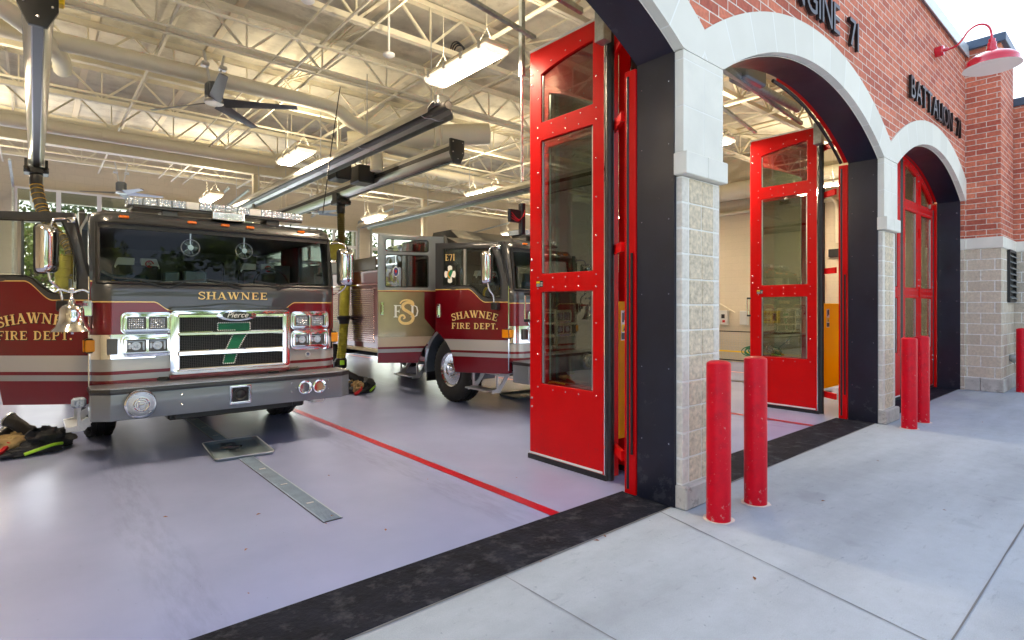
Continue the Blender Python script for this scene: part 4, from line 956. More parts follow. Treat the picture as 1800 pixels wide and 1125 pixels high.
# ================================================================== RIGHT HAND WALL FITTINGS (seen under the second arch)
def wallbox(name, y, z, w_, h_, m, label, cat, dd=.12):
    t = thing(name, label, cat, (15.40, y, z)); b = MB(); b.bbox(-dd, 0, -w_/2, w_/2, -h_/2, h_/2, .012); b.build('box_body', m, t); return t
gbx = P('control_box_grey', (.52, .53, .52), .5)
t = wallbox('control_box', 8.33, 1.27, .26, .42, gbx, 'pale grey control box with red button, left one on the block wall', 'control box')
b = MB(); b.bbox(-.135, -.12, -.05, .05, -.02, .10, .004); b.build('display', M_['black'], t); b = MB(); b.bbox(-.135, -.12, -.06, .02, -.14, -.07, .004); b.build('red_button', M_['redc'], t)
t = wallbox('control_box', 7.72, 1.27, .22, .40, gbx, 'pale grey control box behind the edge of the open red leaf', 'control box')
t = wallbox('notice_board', 7.05, 1.31, .62, .34, M_['yellow'], 'yellow notice board on the block wall seen through the door glass', 'sign', .02)
b = MB()
for k in range(5): b.box(-.024, -.021, -.05, .24, -.11+k*.05, -.09+k*.05)
b.box(-.024, -.021, -.22, -.12, -.1, .1); b.build('notice_print', P('notice_brown', (.20, .06, .01), .6), t)
for y, z, h_ in ((6.25, 1.45, .22), (6.05, 1.45, .22), (6.25, 1.1, .22), (6.12, .8, .22)): wallbox('outlet_box', y, z, .12, h_, M_['white'], 'small white electrical box on the block wall by the hose', 'electrical box', .07)['group'] = 'small white boxes on the block wall'
b = MB(); a0 = Vector((15.25, 6.6, .95))
b.tube(smooth_pts([(15.3, 6.35, .98), (15.2, 6.45, .7), (15.1, 6.8, .38)]), .013, 6)
for k in range(7):
    rr = .30+.05*(k % 3); b.tube([(15.1-.012*k+.02*math.sin(3*a), 7.0+rr*1.25*math.cos(a)+.03*k, .40+rr*.42*math.sin(a)-.01*k) for a in [2*math.pi*i/24 for i in range(25)]], .013, 6)
o = b.build('garden_hose', P('green_hose', (.01, .16, .07), .4), None, smooth=50); tag(o, 'green garden hose coiled on the wire fence seen through the red door glass', 'hose')
t = thing('wire_fence', 'low wire mesh barrier with yellow band along the right hand block wall', 'fence', (15.22, 3.6, 0))
b = MB(); b.bar((0, 0, .88), (0, 9.4, .88), .03); b.bar((0, 0, .06), (0, 9.4, .06), .03)
for k in range(6): b.bar((0, k*1.88, 0), (0, k*1.88, .9), .04)
b.build('frame', M_['black'], t)
b = MB()
for k in range(130): b.bar((0, k*.0725, .06), (0, k*.0725, .88), .004)
for k in range(12): b.bar((0, 0, .12+k*.065), (0, 9.4, .12+k*.065), .004)
b.build('wire_mesh', M_['galv'], t); b = MB(); b.box(-.018, -.010, 0, 9.4, .29, .33); b.build('yellow_band', M_['yellow'], t)
pipe('wall_conduit', [(15.36, 5.62, 1.6), (15.36, 5.62, 5.1)], .022, 'dark vertical conduit on the block wall seen in the gap beside the red door', 'pipe', 'black', 'pipes on the right hand wall', 8, False)
pipe('wall_conduit', [(15.34, 8.0, 1.42), (15.34, 8.6, 1.75), (15.34, 9.4, 2.25)], .018, 'slanting cream conduit above the grey control box', 'pipe', 'steelc', 'pipes on the right hand wall', 8, False)
pipe('wall_conduit', [(15.36, 4.2, 4.30), (15.36, 15, 4.30)], .05, 'cream pipe running along the top of the right hand wall', 'pipe', 'duct', 'pipes on the right hand wall', 8, False)
pipe('round_duct', [(15.0, 3.6, 4.85), (15.0, 16, 4.85)], .25, 'wide cream duct along the top of the right hand wall', 'duct', 'duct', 'cream painted ducts and pipes under the joists', 16, False, rings=1.2)
pipe('wall_conduit', [(15.34, 5.9, 4.4), (15.34, 5.55, 4.4), (15.34, 5.35, 4.25), (15.34, 5.3, 3.9), (15.34, 5.3, 3.2)], .045, 'cream pipe elbow high on the right hand wall', 'pipe', 'duct', 'pipes on the right hand wall')
t = wallbox('emergency_light', 5.35, 2.95, .3, .2, M_['black'], 'black emergency light box high on the right hand wall', 'emergency light', .1)

# ================================================================== FLOOR THINGS
t = thing('floor_drain', 'long slotted steel trench drain running under the left fire engine', 'drain', (1.69, 4.02, 0))
b = MB(); b.box(-.074, .074, 0, 14, .002, .006); b.build('trough_lip', M_['black'], t)
b = MB()
for s in (-1, 1): b.box(s*.066-.006, s*.066+.006, .0, 14, .0062, .010)
for k in range(360): y = .012+k*.0235; b.box(-.06, .06, y, y+.013, .0064, .010)
b.build('grate', P('grate_steel', (.24, .32, .43), .62, 0, var=.15, vs=6), t)
b = MB()
for k in range(14): b.bbox(-.03, .03, .45+k*.62, .47+k*.62, .0102, .014, .002)
b.build('grate_locks', M_['satin'], t)
t = thing('floor_drain', 'steel trench drain crossing the floor of the right hand bay', 'drain', (11.38, 4.02, 0))
b = MB(); b.box(-.07, .07, 0, 13, .002, .006); b.build('trough_lip', M_['black'], t)
def tray(x, y, rz, label):
    t = thing('drip_tray', label, 'drip tray', (x, y, 0), R(rz), group='metal drip trays on the floor')
    b = MB(); w_, l_ = .29, .44
    o1 = rrect(-w_, w_, -l_, l_, .05); i1 = rrect(-w_+.012, w_-.012, -l_+.012, l_-.012, .045); i2 = rrect(-w_+.035, w_-.035, -l_+.035, l_-.035, .04)
    n = len(o1); vs = [(p[0]*.97, p[1]*.97, .004) for p in o1]+[(p[0], p[1], .034) for p in o1]+[(p[0], p[1], .034) for p in i1]+[(p[0], p[1], .010) for p in i2]
    fs = []
    for r_ in range(3):
        for k in range(n): fs.append((r_*n+k, r_*n+(k+1) % n, (r_+1)*n+(k+1) % n, (r_+1)*n+k))
    fs.append(tuple(3*n+k for k in range(n))); b.add(vs, fs); b.build('pan', P('tray_metal', (.20, .26, .30), .32, .4, bump=.08, bs=9), t, smooth=40); b = MB(); b.tube([(p[0], p[1], .034) for p in o1+[o1[0]]], .006, 6); b.build('rim', M_['satin'], t, smooth=50)
    b = MB(); pr = [(w_*.66*math.cos(a)*(1+.2*math.sin(3*a)), l_*.5*math.sin(a)*(1+.5*math.cos(2*a+.6))) for a in [2*math.pi*k/30 for k in range(30)]]
    b.add([(p[0]*.55-.04, p[1]*.5+.1, .0125) for p in pr], [tuple(range(30))]); b.build('oil_film', P('oily_water', (.07, .09, .10), .15, spec=.6), t)
tray(1.715, 6.70, -4, 'shallow metal drip tray lying on the drain before the left fire engine')
tray(6.75, 7.45, 86, 'metal drip tray under the front of the right fire engine')
leafm = M_['leaf']
for i, (x, y) in enumerate(((1.05, 3.9), (1.72, 4.1), (2.1, 5.1), (.75, 4.9), (3.4, 3.9), (2.75, 4.4), (1.3, 4.5), (2.9, 2.5), (4.9, 1.8), (5.4, 1.1), (3.2, 1.55), (9.9, 1.6), (1.62, 3.99), (8.5, 2.45), (2.4, 2.52), (3.0, 2.51), (.9, 3.3), (1.9, 3.6), (6.6, 1.9))):
    b = MB(); s = random.uniform(.010, .024); b.add([(-s, 0, .0), (-.3*s, .45*s, .3*s), (s, .1*s, .1*s), (-.2*s, -.5*s, .25*s)], [(0, 3, 2, 1)])
    o = b.build('dry_leaf', leafm, None); o.location = (x, y, .006); o.rotation_euler = (0, 0, random.uniform(0, 6)); tag(o, 'tiny brown fallen leaf lying on the ground', 'leaf', 'scattered dry leaves')
# turnout gear
def blob(c, s, seed, n=44, m=26, amp=.22, rot=0, flat=True):
    rn = random.Random(seed); ph = [(rn.uniform(2, 6), rn.uniform(2, 6), rn.uniform(0, 6)) for _ in range(6)]; vs = []; fs = []
    for i in range(m+1):
        th = math.pi*i/m
        for k in range(n):
            a = 2*math.pi*k/n; f = 1+amp*sum(math.sin(p*a+q*th+r_)*.35 for p, q, r_ in [(round(u), v, w_) for u, v, w_ in ph])
            dv = Vector((math.sin(th)*math.cos(a), math.sin(th)*math.sin(a), math.cos(th)))
            f += .30*(1-2*abs(mnoise.noise(dv*1.9+Vector((seed, 0, 0)))))-.15+.10*mnoise.noise(dv*6+Vector((0, seed, 0)))
            x, y, z = s[0]*f*math.sin(th)*math.cos(a), s[1]*f*math.sin(th)*math.sin(a), s[2]*f*math.cos(th)
            x, y = x*math.cos(rot)-y*math.sin(rot), x*math.sin(rot)+y*math.cos(rot)
            vs.append((c[0]+x, c[1]+y, max(.004, c[2]+z)))
    for i in range(m):
        for k in range(n): fs.append((i*n+k, (i+1)*n+k, (i+1)*n+(k+1) % n, i*n+(k+1) % n))
    return vs, fs
def boot(t, x, y, z, rx, rz_, m):
    Mt = Matrix.Translation((x, y, z)) @ rotz(rz_) @ Matrix.Rotation(rx, 4, 'X')
    b = MB(); n = 14; vs = []; fs = []
    secs = [(.0, .05, .11, .0), (.03, .055, .14, .02), (.09, .05, .12, .02), (.14, .055, .075, -.03), (.25, .065, .07, -.035), (.33, .075, .08, -.035), (.33, .068, .072, -.035), (.28, .06, .064, -.035)]
    for z_, a_, b__, oy in secs:
        for k in range(n): an = 2*math.pi*k/n; vs.append(Mt @ Vector((a_*math.cos(an), oy+b__*math.sin(an), z_)))
    for i in range(len(secs)-1):
        for k in range(n): fs.append((i*n+k, i*n+(k+1) % n, (i+1)*n+(k+1) % n, (i+1)*n+k))
    fs.append(tuple(range(n))); b.add(vs, fs); o = b.build('boot', m, t, smooth=50)
    b = MB(); b.tube([Mt @ Vector((.074*math.cos(a), -.035+.08*math.sin(a), .325)) for a in [2*math.pi*k/14 for k in range(15)]], .008, 6); b.build('boot_trim', M_['satin'], o)
def gear(x, y, rz_, label, sc=1):
    t = thing('turnout_gear', label, 'firefighter gear', (x, y, 0), rz_, group='turnout trousers set down over their boots')
    t.scale = (sc, sc, sc)
    b = MB()
    for i, (c, s, r_) in enumerate((((.12, .02, .10), (.24, .16, .13), .3), ((-.16, .05, .08), (.20, .15, .10), -.4), ((.02, -.14, .05), (.26, .09, .06), .2), ((.26, .12, .09), (.14, .16, .10), .8))):
        b.add(*blob(c, s, i+int(x*10), rot=r_))
    b.build('trousers', M_['cloth'], t, smooth=60)
    b = MB(); b.add(*blob((-.14, -.04, .12), (.20, .10, .085), 31, rot=.5)); b.add(*blob((-.02, .12, .16), (.12, .09, .07), 32)); b.build('tan_lining', M_['tan'], t, smooth=60)
    b = MB(); b.tube(smooth_pts([(-.05, -.26, .04), (.08, -.23, .07), (.20, -.19, .09), (.28, -.13, .08)]), .018, 6); b.build('reflective_band', M_['lime_'], t, smooth=60)
    b = MB(); b.tube(smooth_pts([(-.38, -.16, .02), (-.30, -.20, .06), (-.22, -.18, .09), (-.16, -.12, .15)]), .028, 6); b.build('suspenders', M_['redc'], t, smooth=60)
    boot(t, .04, .02, .17, R(-62), .7, M_['rubber']); boot(t, -.28, .12, .08, R(-70), -.6, M_['rubber'])
gear(-.06, 8.05, .1, 'dark and tan turnout gear with boots at the left edge of the floor')
gear(4.62, 9.75, .5, 'turnout trousers with red suspenders lying between the two fire engines', 1.0)
gear(4.25, 10.4, 2.0, 'dark turnout gear heaped beneath the yellow hose behind the bumper', .95)

# ================================================================== STROKE LETTERS (serif faces for the gilded lettering)
GL = {
 'S': (.66, [([(.56,.80),(.50,.93),(.34,.97),(.18,.92),(.11,.77),(.18,.62),(.36,.52),(.54,.41),(.60,.25),(.52,.09),(.34,.03),(.15,.08),(.08,.24)], .15)], [(.585,.84,.05,.3),(.075,.16,.05,.3)]),
 'H': (.92, [([(.20,0),(.20,1)], .2), ([(.72,0),(.72,1)], .2), ([(.2,.5),(.72,.5)], .09)], [(.20,.03,.38,.07),(.20,.97,.38,.07),(.72,.03,.38,.07),(.72,.97,.38,.07)]),
 'A': (.90, [([(.14,0),(.44,1)], .09), ([(.42,1),(.74,0)], .21), ([(.24,.30),(.60,.30)], .08)], [(.14,.03,.28,.07),(.74,.03,.34,.07)]),
 'W': (1.18, [([(.14,1),(.38,0)], .2), ([(.38,0),(.60,1)], .08), ([(.58,1),(.80,0)], .2), ([(.80,0),(1.04,1)], .08)], [(.14,.97,.32,.07),(.58,.97,.28,.07),(1.04,.97,.28,.07)]),
 'N': (.96, [([(.18,0),(.18,1)], .09), ([(.16,1),(.76,0)], .22), ([(.76,0),(.76,1)], .09)], [(.18,.03,.30,.07),(.12,.97,.26,.07),(.76,.97,.30,.07)]),
 'E': (.80, [([(.20,0),(.20,1)], .2), ([(.2,.955),(.68,.955)], .09), ([(.2,.5),(.52,.5)], .08), ([(.2,.045),(.70,.045)], .09)], [(.14,.03,.22,.07),(.14,.97,.22,.07),(.67,.86,.05,.24),(.69,.15,.05,.26),(.52,.5,.05,.26)]),
 'F': (.76, [([(.20,0),(.20,1)], .2), ([(.2,.955),(.68,.955)], .09), ([(.2,.5),(.52,.5)], .08)], [(.20,.03,.38,.07),(.14,.97,.22,.07),(.67,.86,.05,.24),(.52,.5,.05,.26)]),
 'I': (.42, [([(.20,0),(.20,1)], .2)], [(.20,.03,.38,.07),(.20,.97,.38,.07)]),
 'R': (.88, [([(.20,0),(.20,1)], .2), ([(.2,.955),(.48,.955),(.60,.90),(.65,.76),(.60,.58),(.48,.52),(.2,.52)], .12), ([(.42,.52),(.70,.02)], .19)], [(.20,.03,.38,.07),(.14,.97,.22,.07),(.76,.03,.20,.07)]),
 'D': (.88, [([(.20,0),(.20,1)], .2), ([(.2,.955),(.42,.955),(.62,.85),(.71,.5),(.62,.15),(.42,.045),(.2,.045)], .13)], [(.14,.03,.22,.07),(.14,.97,.22,.07)]),
 'P': (.80, [([(.20,0),(.20,1)], .2), ([(.2,.955),(.50,.955),(.62,.88),(.66,.73),(.62,.56),(.50,.48),(.2,.48)], .12)], [(.20,.03,.38,.07),(.14,.97,.22,.07)]),
 'T': (.80, [([(.38,0),(.38,1)], .2), ([(.08,.955),(.68,.955)], .09)], [(.38,.03,.38,.07),(.08,.86,.05,.24),(.68,.86,.05,.24)]),
 '7': (.66, [([(.08,.94),(.56,.94),(.26,0)], .15)], [(.09,.84,.05,.26)]),
 '1': (.48, [([(.24,0),(.24,1)], .19), ([(.10,.82),(.24,.98)], .09)], [(.24,.03,.36,.07)]),
 '.': (.30, [([(.12,0),(.12,.19)], .19)], []), ' ': (.42, [], []),
}
def stroke_text(b, txt, width, h, place, gap=.06):
    """place(u, v, layer) -> point; u runs -width/2..width/2"""
    tot = sum(GL[c][0]+gap for c in txt)-gap; kx = width/tot; x = 0; lay = 0
    for c in txt:
        w_, st, bx = GL[c]
        for pts, sw in st:
            P_ = [Vector((p[0]*kx, p[1]*h)) for p in pts]; hw = sw*min(kx, h*1.15)/2; N_ = len(P_); vs = []
            for i, p in enumerate(P_):
                d = (P_[min(i+1, N_-1)]-P_[max(i-1, 0)]).normalized(); n_ = Vector((-d.y, d.x))
                if N_ == 2 and abs(d.x) > .1 and abs(d.y) > .1: n_ = Vector((1, 0)) if abs(d.y) > .5 else n_
                hh = hw
                if N_ > 3 and abs(d.x) > abs(d.y): hh = hw*.75
                vs += [p+n_*hh, p-n_*hh]
            lay += 1
            b.add([place(x+v.x-width/2, v.y, lay) for v in vs], [(2*i, 2*i+1, 2*i+3, 2*i+2) for i in range(N_-1)])
        lay += 1
        for cx, cy, w2, h2 in bx:
            b.add([place(x+(cx+i*w2/2)*kx-width/2, (cy+j*h2/2)*h, lay) for i, j in ((-1, -1), (1, -1), (1, 1), (-1, 1))], [(0, 1, 2, 3)]); lay += .5
        x += (w_+gap)*kx

# ================================================================== FIRE ENGINE
LV_front = livery('cab_front_paint', 1.642, ('x', .74, .58, .09))
LV_door = livery('front_door_paint', 1.855, ('y', .66, .36, .195))
LV_crew = livery('crew_door_paint_lit', 1.855, None, True)
LV_side = livery('cab_side_paint', 1.855, None)
HW = 1.272
def planpts(r=.20, n=8):
    p = [(-HW, .56), (-HW, .43+r)]
    for k in range(1, n+1): a = R(180+90*k/n); p.append((-HW+r+r*math.cos(a), .43+r+r*math.sin(a)))
    for k in range(1, 12):
        x = -HW+r+(2*HW-2*r)*k/12; p.append((x, .43-.018*math.cos(x/1.07*math.pi/2)))
    for k in range(0, n+1): a = R(270+90*k/n); p.append((HW-r+r*math.cos(a), .43+r+r*math.sin(a)))
    p += [(HW, .75)]; p[0] = (-HW, .75); return p
def surf(b, secs, cond=lambda x, y: True, off=0):
    """loft the cab plan through sections (z, dy, inset)"""
    pl = [p for p in planpts() if cond(*p)]; n = len(pl); vs = []
    for z, dy, ins in secs:
        for x, y in pl:
            wgt = 1 if y < .64 else max(0, 1-(y-.64)/.11)
            xx = x*(1-(ins-off)/HW); yy = y+dy*wgt+(ins-off)*(1 if y < .6 else .3)
            vs.append((xx, yy, z))
    b.add(vs, [(i*n+k, i*n+k+1, (i+1)*n+k+1, (i+1)*n+k) for i in range(len(secs)-1) for k in range(n-1)])
def fy(x): return .43-.018*math.cos(max(-1, min(1, x/1.07))*math.pi/2)
def wheel(parent, x, y, side, w_=.30, r=.54, dual=False):
    o_ = side; b = MB(); xo = x  # xo = outer face; axis pointing outwards
    prof = [(.29, -.02), (.33, .0), (.42, .012), (.50, -.004), (r-.012, -.03), (r, -.055), (r, -.10), (r-.012, -.105), (r-.012, -.118), (r, -.123), (r, -.175), (r-.012, -.18), (r-.012, -.193), (r, -.198), (r, -.245), (r-.014, -.272), (.48, -.30), (.30, -.29)]
    b.lathe([(a, h) for a, h in prof], (xo, y, r), (o_, 0, 0), 56)
    for k in range(44):
        a = 2*math.pi*k/44; c, s_ = math.cos(a), math.sin(a)
        for d0, d1_ in ((-.055, -.022), (-.245, -.275)):
            b.bar((xo+o_*d0, y+(r+.004)*c, r+(r+.004)*s_), (xo+o_*d1_, y+(r-.012)*c, r+(r-.012)*s_), .036, .012, up=(0, c, s_))
    t = b.build('wheel', M_['tyre'], parent, smooth=45)
    b = MB(); b.lathe([(.29, -.02), (.285, .008), (.26, -.01), (.25, -.05), (.19, -.10), (.18, -.06), (.12, -.055), (.11, .01), (.10, .03), (.06, .035), (.001, .035)], (xo, y, r), (o_, 0, 0), 40)
    rm = b.build('rim', M_['chrome'], t, smooth=35)
    b = MB()
    for k in range(10):
        a = 2*math.pi*k/10; b.lathe([(.020, 0), (.020, .03), (.012, .045), (.001, .047)], (xo-o_*.055, y+.145*math.cos(a), r+.145*math.sin(a)), (o_, 0, 0), 10)
    b.build('lug_nuts', M_['chrome'], rm, smooth=50)
    b = MB()
    for k in range(10):
        a = 2*math.pi*(k+.5)/10; b.lathe([(.022, 0), (.022, .002), (.0005, .0025)], (xo-o_*.0835, y+.215*math.cos(a), r+.215*math.sin(a)), (o_, 0, 0), 10)
    b.build('hand_holes', M_['black'], rm)
    return t
def mirror(parent, c, side):
    """chrome mirror housing facing forward; c = centre"""
    b = MB(); prof = []; x, y, z = c
    vs = []; fs = []; rings = []
    for k, (ins, dy) in enumerate(((.0, .05), (.0, .0), (.012, -.03), (.035, -.052), (.07, -.062))):
        rings.append([(x+p[0], y+dy, z+p[1]) for p in rrect(-.10+ins, .10-ins, -.235+ins, .235-ins, .05, 5)])
    n = len(rings[0])
    for r_ in rings: vs += r_
    for i in range(len(rings)-1):
        for k in range(n): fs.append((i*n+k, i*n+(k+1) % n, (i+1)*n+(k+1) % n, (i+1)*n+k))
    fs += [tuple(range(n)), tuple((len(rings)-1)*n+k for k in range(n))]; b.add(vs, fs); o = b.build('mirror', M_['chrome'], parent, smooth=40)
    b = MB(); b.tube([(x+p[0], y+.052, z+p[1]) for p in rrect(-.10, .10, -.235, .235, .05, 5)]+[(x+.10, y+.052, z+.185)], .010, 6); b.build('mirror_rim', M_['black'], o, smooth=50)
    return o
def make_engine(loc):
    T = thing('fire_engine', 'x', 'fire engine', loc, group='maroon and grey fire engines in the bays')
    # ---- cab shell
    b = MB(); surf(b, [(.775, .02, .02), (.79, 0, 0), (1.2, 0, 0), (1.62, 0, 0), (1.70, -.012, 0), (1.78, -.010, 0), (1.83, .012, 0)])
    body = b.build('cab_front', LV_front, T, smooth=50)
    rake = .085
    b = MB(); surf(b, [(2.47, rake, 0), (2.52, rake+.004, .004), (2.555, rake+.012, .018), (2.58, rake+.02, .045), (2.59, rake+.04, .09)])
    surf(b, [(1.83, .012, 0), (2.15, .045, 0), (2.47, rake, 0)], lambda x, y: x < -1.19 and True)
    surf(b, [(1.83, .012, 0), (2.15, .045, 0), (2.47, rake, 0)], lambda x, y: x > 1.19)
    b.build('windshield_frame', M_['greyp'], T, smooth=50)
    b = MB(); surf(b, [(1.832, .018, .006), (2.15, .05, .006), (2.47, rake+.006, .006)], lambda x, y: abs(x) < 1.225); gl_ = b.build('windshield', M_['glassw'], T, smooth=60, recalc=False)
    pl = [p for p in planpts() if abs(p[0]) < 1.225]; b = MB()
    b.tube([(x, y+.010, 1.842) for x, y in pl], .016, 6); b.tube([(x, y+rake, 2.462) for x, y in pl], .018, 6)
    for s in (0, -1): b.tube([(pl[s][0]*.995, pl[s][1]+.012, 1.842), (pl[s][0]*.995, pl[s][1]+.045, 2.15), (pl[s][0]*.995, pl[s][1]+rake, 2.462)], .024, 6)
    surf(b, [(1.838, .012, -.003), (1.862, .014, -.003)], lambda x, y: abs(x) < 1.225); surf(b, [(2.405, rake-.006, .0), (2.468, rake, .0)], lambda x, y: abs(x) < 1.225)
    b.build('gasket', M_['black'], gl_, smooth=50)
    b = MB()
    for x0, dx in ((-.62, -.46), (-.60, .34), (.12, -.36), (.52, .38), (.56, -.30)):
        y = fy(x0); b.bar((x0, y-.01, 1.80), (x0+dx*.5, fy(x0+dx*.5)-.002, 1.872), .012, .012); b.bar((x0+dx*.1, fy(x0+dx*.1)-.006, 1.862), (x0+dx, fy(x0+dx)-.002, 1.895), .010, .018)
    b.build('wiper', M_['black'], gl_)
    # roof
    b = MB(); b.bbox(-1.20, 1.20, .58, 3.66, 2.50, 2.60, .05); b.build('cab_roof', M_['greyp'], T)
    b = MB(); b.add([(-1.18, 1.75, 2.58), (1.18, 1.75, 2.58), (1.12, 2.40, 2.80), (-1.12, 2.40, 2.80), (-1.18, 3.66, 2.58), (1.18, 3.66, 2.58), (1.12, 3.60, 2.80), (-1.12, 3.60, 2.80)], [(0, 1, 2, 3), (3, 2, 6, 7), (4, 5, 6, 7), (0, 3, 7, 4), (1, 2, 6, 5)])
    b.build('raised_roof', M_['darkp'], T, bevel=.03)
    b = MB(); b.add([(-.70, 2.55, 2.79), (.80, 2.55, 2.79), (.76, 2.95, 3.03), (-.66, 2.95, 3.03), (-.70, 3.60, 2.79), (.80, 3.60, 2.79), (.76, 3.55, 3.03), (-.66, 3.55, 3.03)], [(0, 1, 2, 3), (3, 2, 6, 7), (4, 5, 6, 7), (0, 3, 7, 4), (1, 2, 6, 5)])
    b.build('air_unit', M_['darkp'], T, bevel=.02)
    # ---- sides
    def arc(cy, cz, r, a0, a1, n=10): return [(cy+r*math.cos(R(a0+(a1-a0)*k/n)), cz+r*math.sin(R(a0+(a1-a0)*k/n))) for k in range(n+1)]
    fdo = [(.59, .66), (1.38, .66)]+arc(2.1, .54, .80, 172, 117, 6)+[(1.74, 2.50), (.76, 2.50), (.59, 1.95)]
    cdo = [(2.77, .70)]+arc(2.1, .54, .80, 12, 62, 6)[1:]+[(2.49, 1.25), (2.33, 1.30), (2.33, 2.74), (3.29, 2.74), (3.29, .70)]
    out = [(.55, .62), (1.37, .62)]+arc(2.1, .54, .735, 172, 8, 16)+[(2.84, .62), (3.66, .62), (3.66, 2.80), (2.26, 2.80), (2.2, 2.56), (.70, 2.56), (.55, 1.95)]
    for s in (-1, 1):
        M = map_mat((s*HW, 0), (0, 1, 0), (-s, 0, 0)); b = MB()
        if s < 0: b.plate(out, [fdo, cdo], .06, M)
        else: b.plate(out, [[(.72, 1.9), (1.65, 1.9), (1.65, 2.45), (.85, 2.45)], [(2.4, 1.92), (3.25, 1.92), (3.25, 2.45), (2.4, 2.45)]], .06, M)
        sd = b.build('cab_side', LV_side, T)
        if s > 0:
            b = MB(); b.plate([(.70, 1.88), (1.67, 1.88), (1.67, 2.47), (.83, 2.47)], [], .006, map_mat((HW-.03, 0), (0, 1, 0), (-1, 0, 0))); b.build('side_window', M_['glassk'], sd)
            b = MB(); b.plate([(2.38, 1.90), (3.27, 1.90), (3.27, 2.47), (2.38, 2.47)], [], .006, map_mat((HW-.03, 0), (0, 1, 0), (-1, 0, 0))); b.build('side_window', M_['glassk'], sd)
        b = MB(); rr = [(s*(HW+.02), 2.1+.735*math.cos(R(a)), .54+.735*math.sin(R(a))) for a in range(-8, 189, 7)]
        vs = []; fs = []
        for (x, y, z), a in zip(rr, range(-8, 189, 7)):
            c, q = math.cos(R(a)), math.sin(R(a))
            vs += [(x, y, z), (x, y-.07*c, z-.07*q), (x-s*.42, y-.07*c, z-.07*q), (x-s*.42, y, z)]
        for i in range(len(rr)-1):
            for k in range(4): fs.append((4*i+k, 4*i+(k+1) % 4, 4*i+4+(k+1) % 4, 4*i+4+k))
        b.add(vs, fs); b.build('fender', M_['bumperp'], T, smooth=30)
        b = MB(); b.bbox(s*1.26, s*.92, 2.80, 2.83, .28, .62, .004); b.build('mud_flap', M_['rubber'], T)
    b = MB(); b.box(-1.2, 1.2, 3.60, 3.68, .62, 2.80); b.box(-1.20, 1.20, .75, 3.6, 1.10, 1.16); b.box(-1.2, 1.2, .60, 3.6, 2.46, 2.50); b.box(-.5, .5, .9, 3.2, 1.16, 1.62)
    b.box(-.95, .95, .60, .64, .80, 1.8); b.box(-.85, .85, .75, 3.6, .6, 1.1); b.box(-1.2, -.3, 1.95, 2.02, 1.16, 2.2); b.box(.3, 1.2, 1.95, 2.02, 1.16, 2.2)
    b.build('cab_interior', M_['interior'], T)
    b = MB(); vs = []; fs = []
    prof = [(.52, 1.80), (.62, 1.845), (.80, 1.86), (1.0, 1.84), (1.10, 1.78), (1.14, 1.62), (1.12, 1.3)]
    for x in (-1.19, 1.19): vs += [(x, y, z) for y, z in prof]
    for k in range(6): fs.append((k, k+1, k+8, k+7))
    b.add(vs, fs); b.build('dashboard', P('dash_black', (.03, .03, .032), .55, bump=.2, bs=80), T, smooth=40)
    for x in (-.72, .70):
        b = MB(); b.bbox(x-.26, x+.26, 1.35, 1.85, 1.42, 1.58, .05); b.bbox(x-.25, x+.25, 1.74, 1.90, 1.55, 2.14, .05); st_ = b.build('seat', P('seat_black', (.03, .03, .034), .7), T)
        b = MB(); Mr = Matrix.Translation((x, 1.76, 2.10))
        b.plate([(-.24, -.02), (-.10, -.16), (-.04, -.16), (-.03, .10), (-.20, .10)], [], .10, Mr); b.plate([(.24, -.02), (.10, -.16), (.04, -.16), (.03, .10), (.20, .10)], [], .10, Mr); hr = b.build('headrest', M_['leather'], st_, bevel=.015)
        b = MB(); b.tube([(x+.12+.04*math.cos(a), 1.735, 2.13+.04*math.sin(a)) for a in [2*math.pi*k/14 for k in range(13)]], .006, 5); b.tube([(x+.10, 1.735, 2.10), (x+.14, 1.735, 2.13), (x+.10, 1.735, 2.15), (x+.14, 1.735, 2.17)], .006, 5); b.build('red_emblem', M_['redc'], hr)
    b = MB(); b.tube([(.70+.22*math.cos(a), 1.18+.08*math.sin(a), 1.90+.20*math.sin(a)) for a in [2*math.pi*k/24 for k in range(25)]], .016, 8); b.bar((.70, 1.12, 1.75), (.70, 1.18, 1.9), .05); b.bar((.5, 1.16, 1.88), (.9, 1.16, 1.88), .03); b.build('steering_wheel', M_['black'], T, smooth=50)
    for x in (-.32, .26):
        b = MB(); b.tube([(x+.095*math.cos(a), .82, 2.28+.095*math.sin(a)) for a in [2*math.pi*k/20 for k in range(21)]], .007, 6); b.lathe([(.001, -.02), (.03, -.02), (.035, .03), (.001, .04)], (x, .82, 2.28), (0, 1, 0), 12)
        for k in range(5): a = 2*math.pi*k/5; b.bar((x, .81, 2.28), (x+.095*math.cos(a), .81, 2.28+.095*math.sin(a)), .003)
        b.bar((x, .84, 2.30), (x, .82, 2.47), .014); fa = b.build('dash_fan', M_['satin'], T)
        b = MB()
        for k in range(3): a = 2*math.pi*k/3; b.plate([(0, 0), (.07*math.cos(a-.5), .07*math.sin(a-.5)), (.085*math.cos(a), .085*math.sin(a)), (.07*math.cos(a+.5), .07*math.sin(a+.5))], [], .004, Matrix.Translation((x, .83, 2.28)))
        b.build('fan_blades', M_['darkalu'], fa)
    b = MB(); b.bbox(-1.16, -.62, 1.62, 1.72, 1.62, 1.98, .03); b.tube(smooth_pts([(-1.1, 1.5, 2.0), (-.95, 1.42, 1.92), (-.8, 1.5, 1.98)]), .03, 8); b.bbox(-.35, -.12, .95, 1.1, 1.83, 2.02, .01); b.bbox(-.55, -.4, 1.0, 1.1, 1.83, 2.0, .01); b.build('cab_equipment', P('equipment_dark_blue', (.03, .06, .09), .5), T)
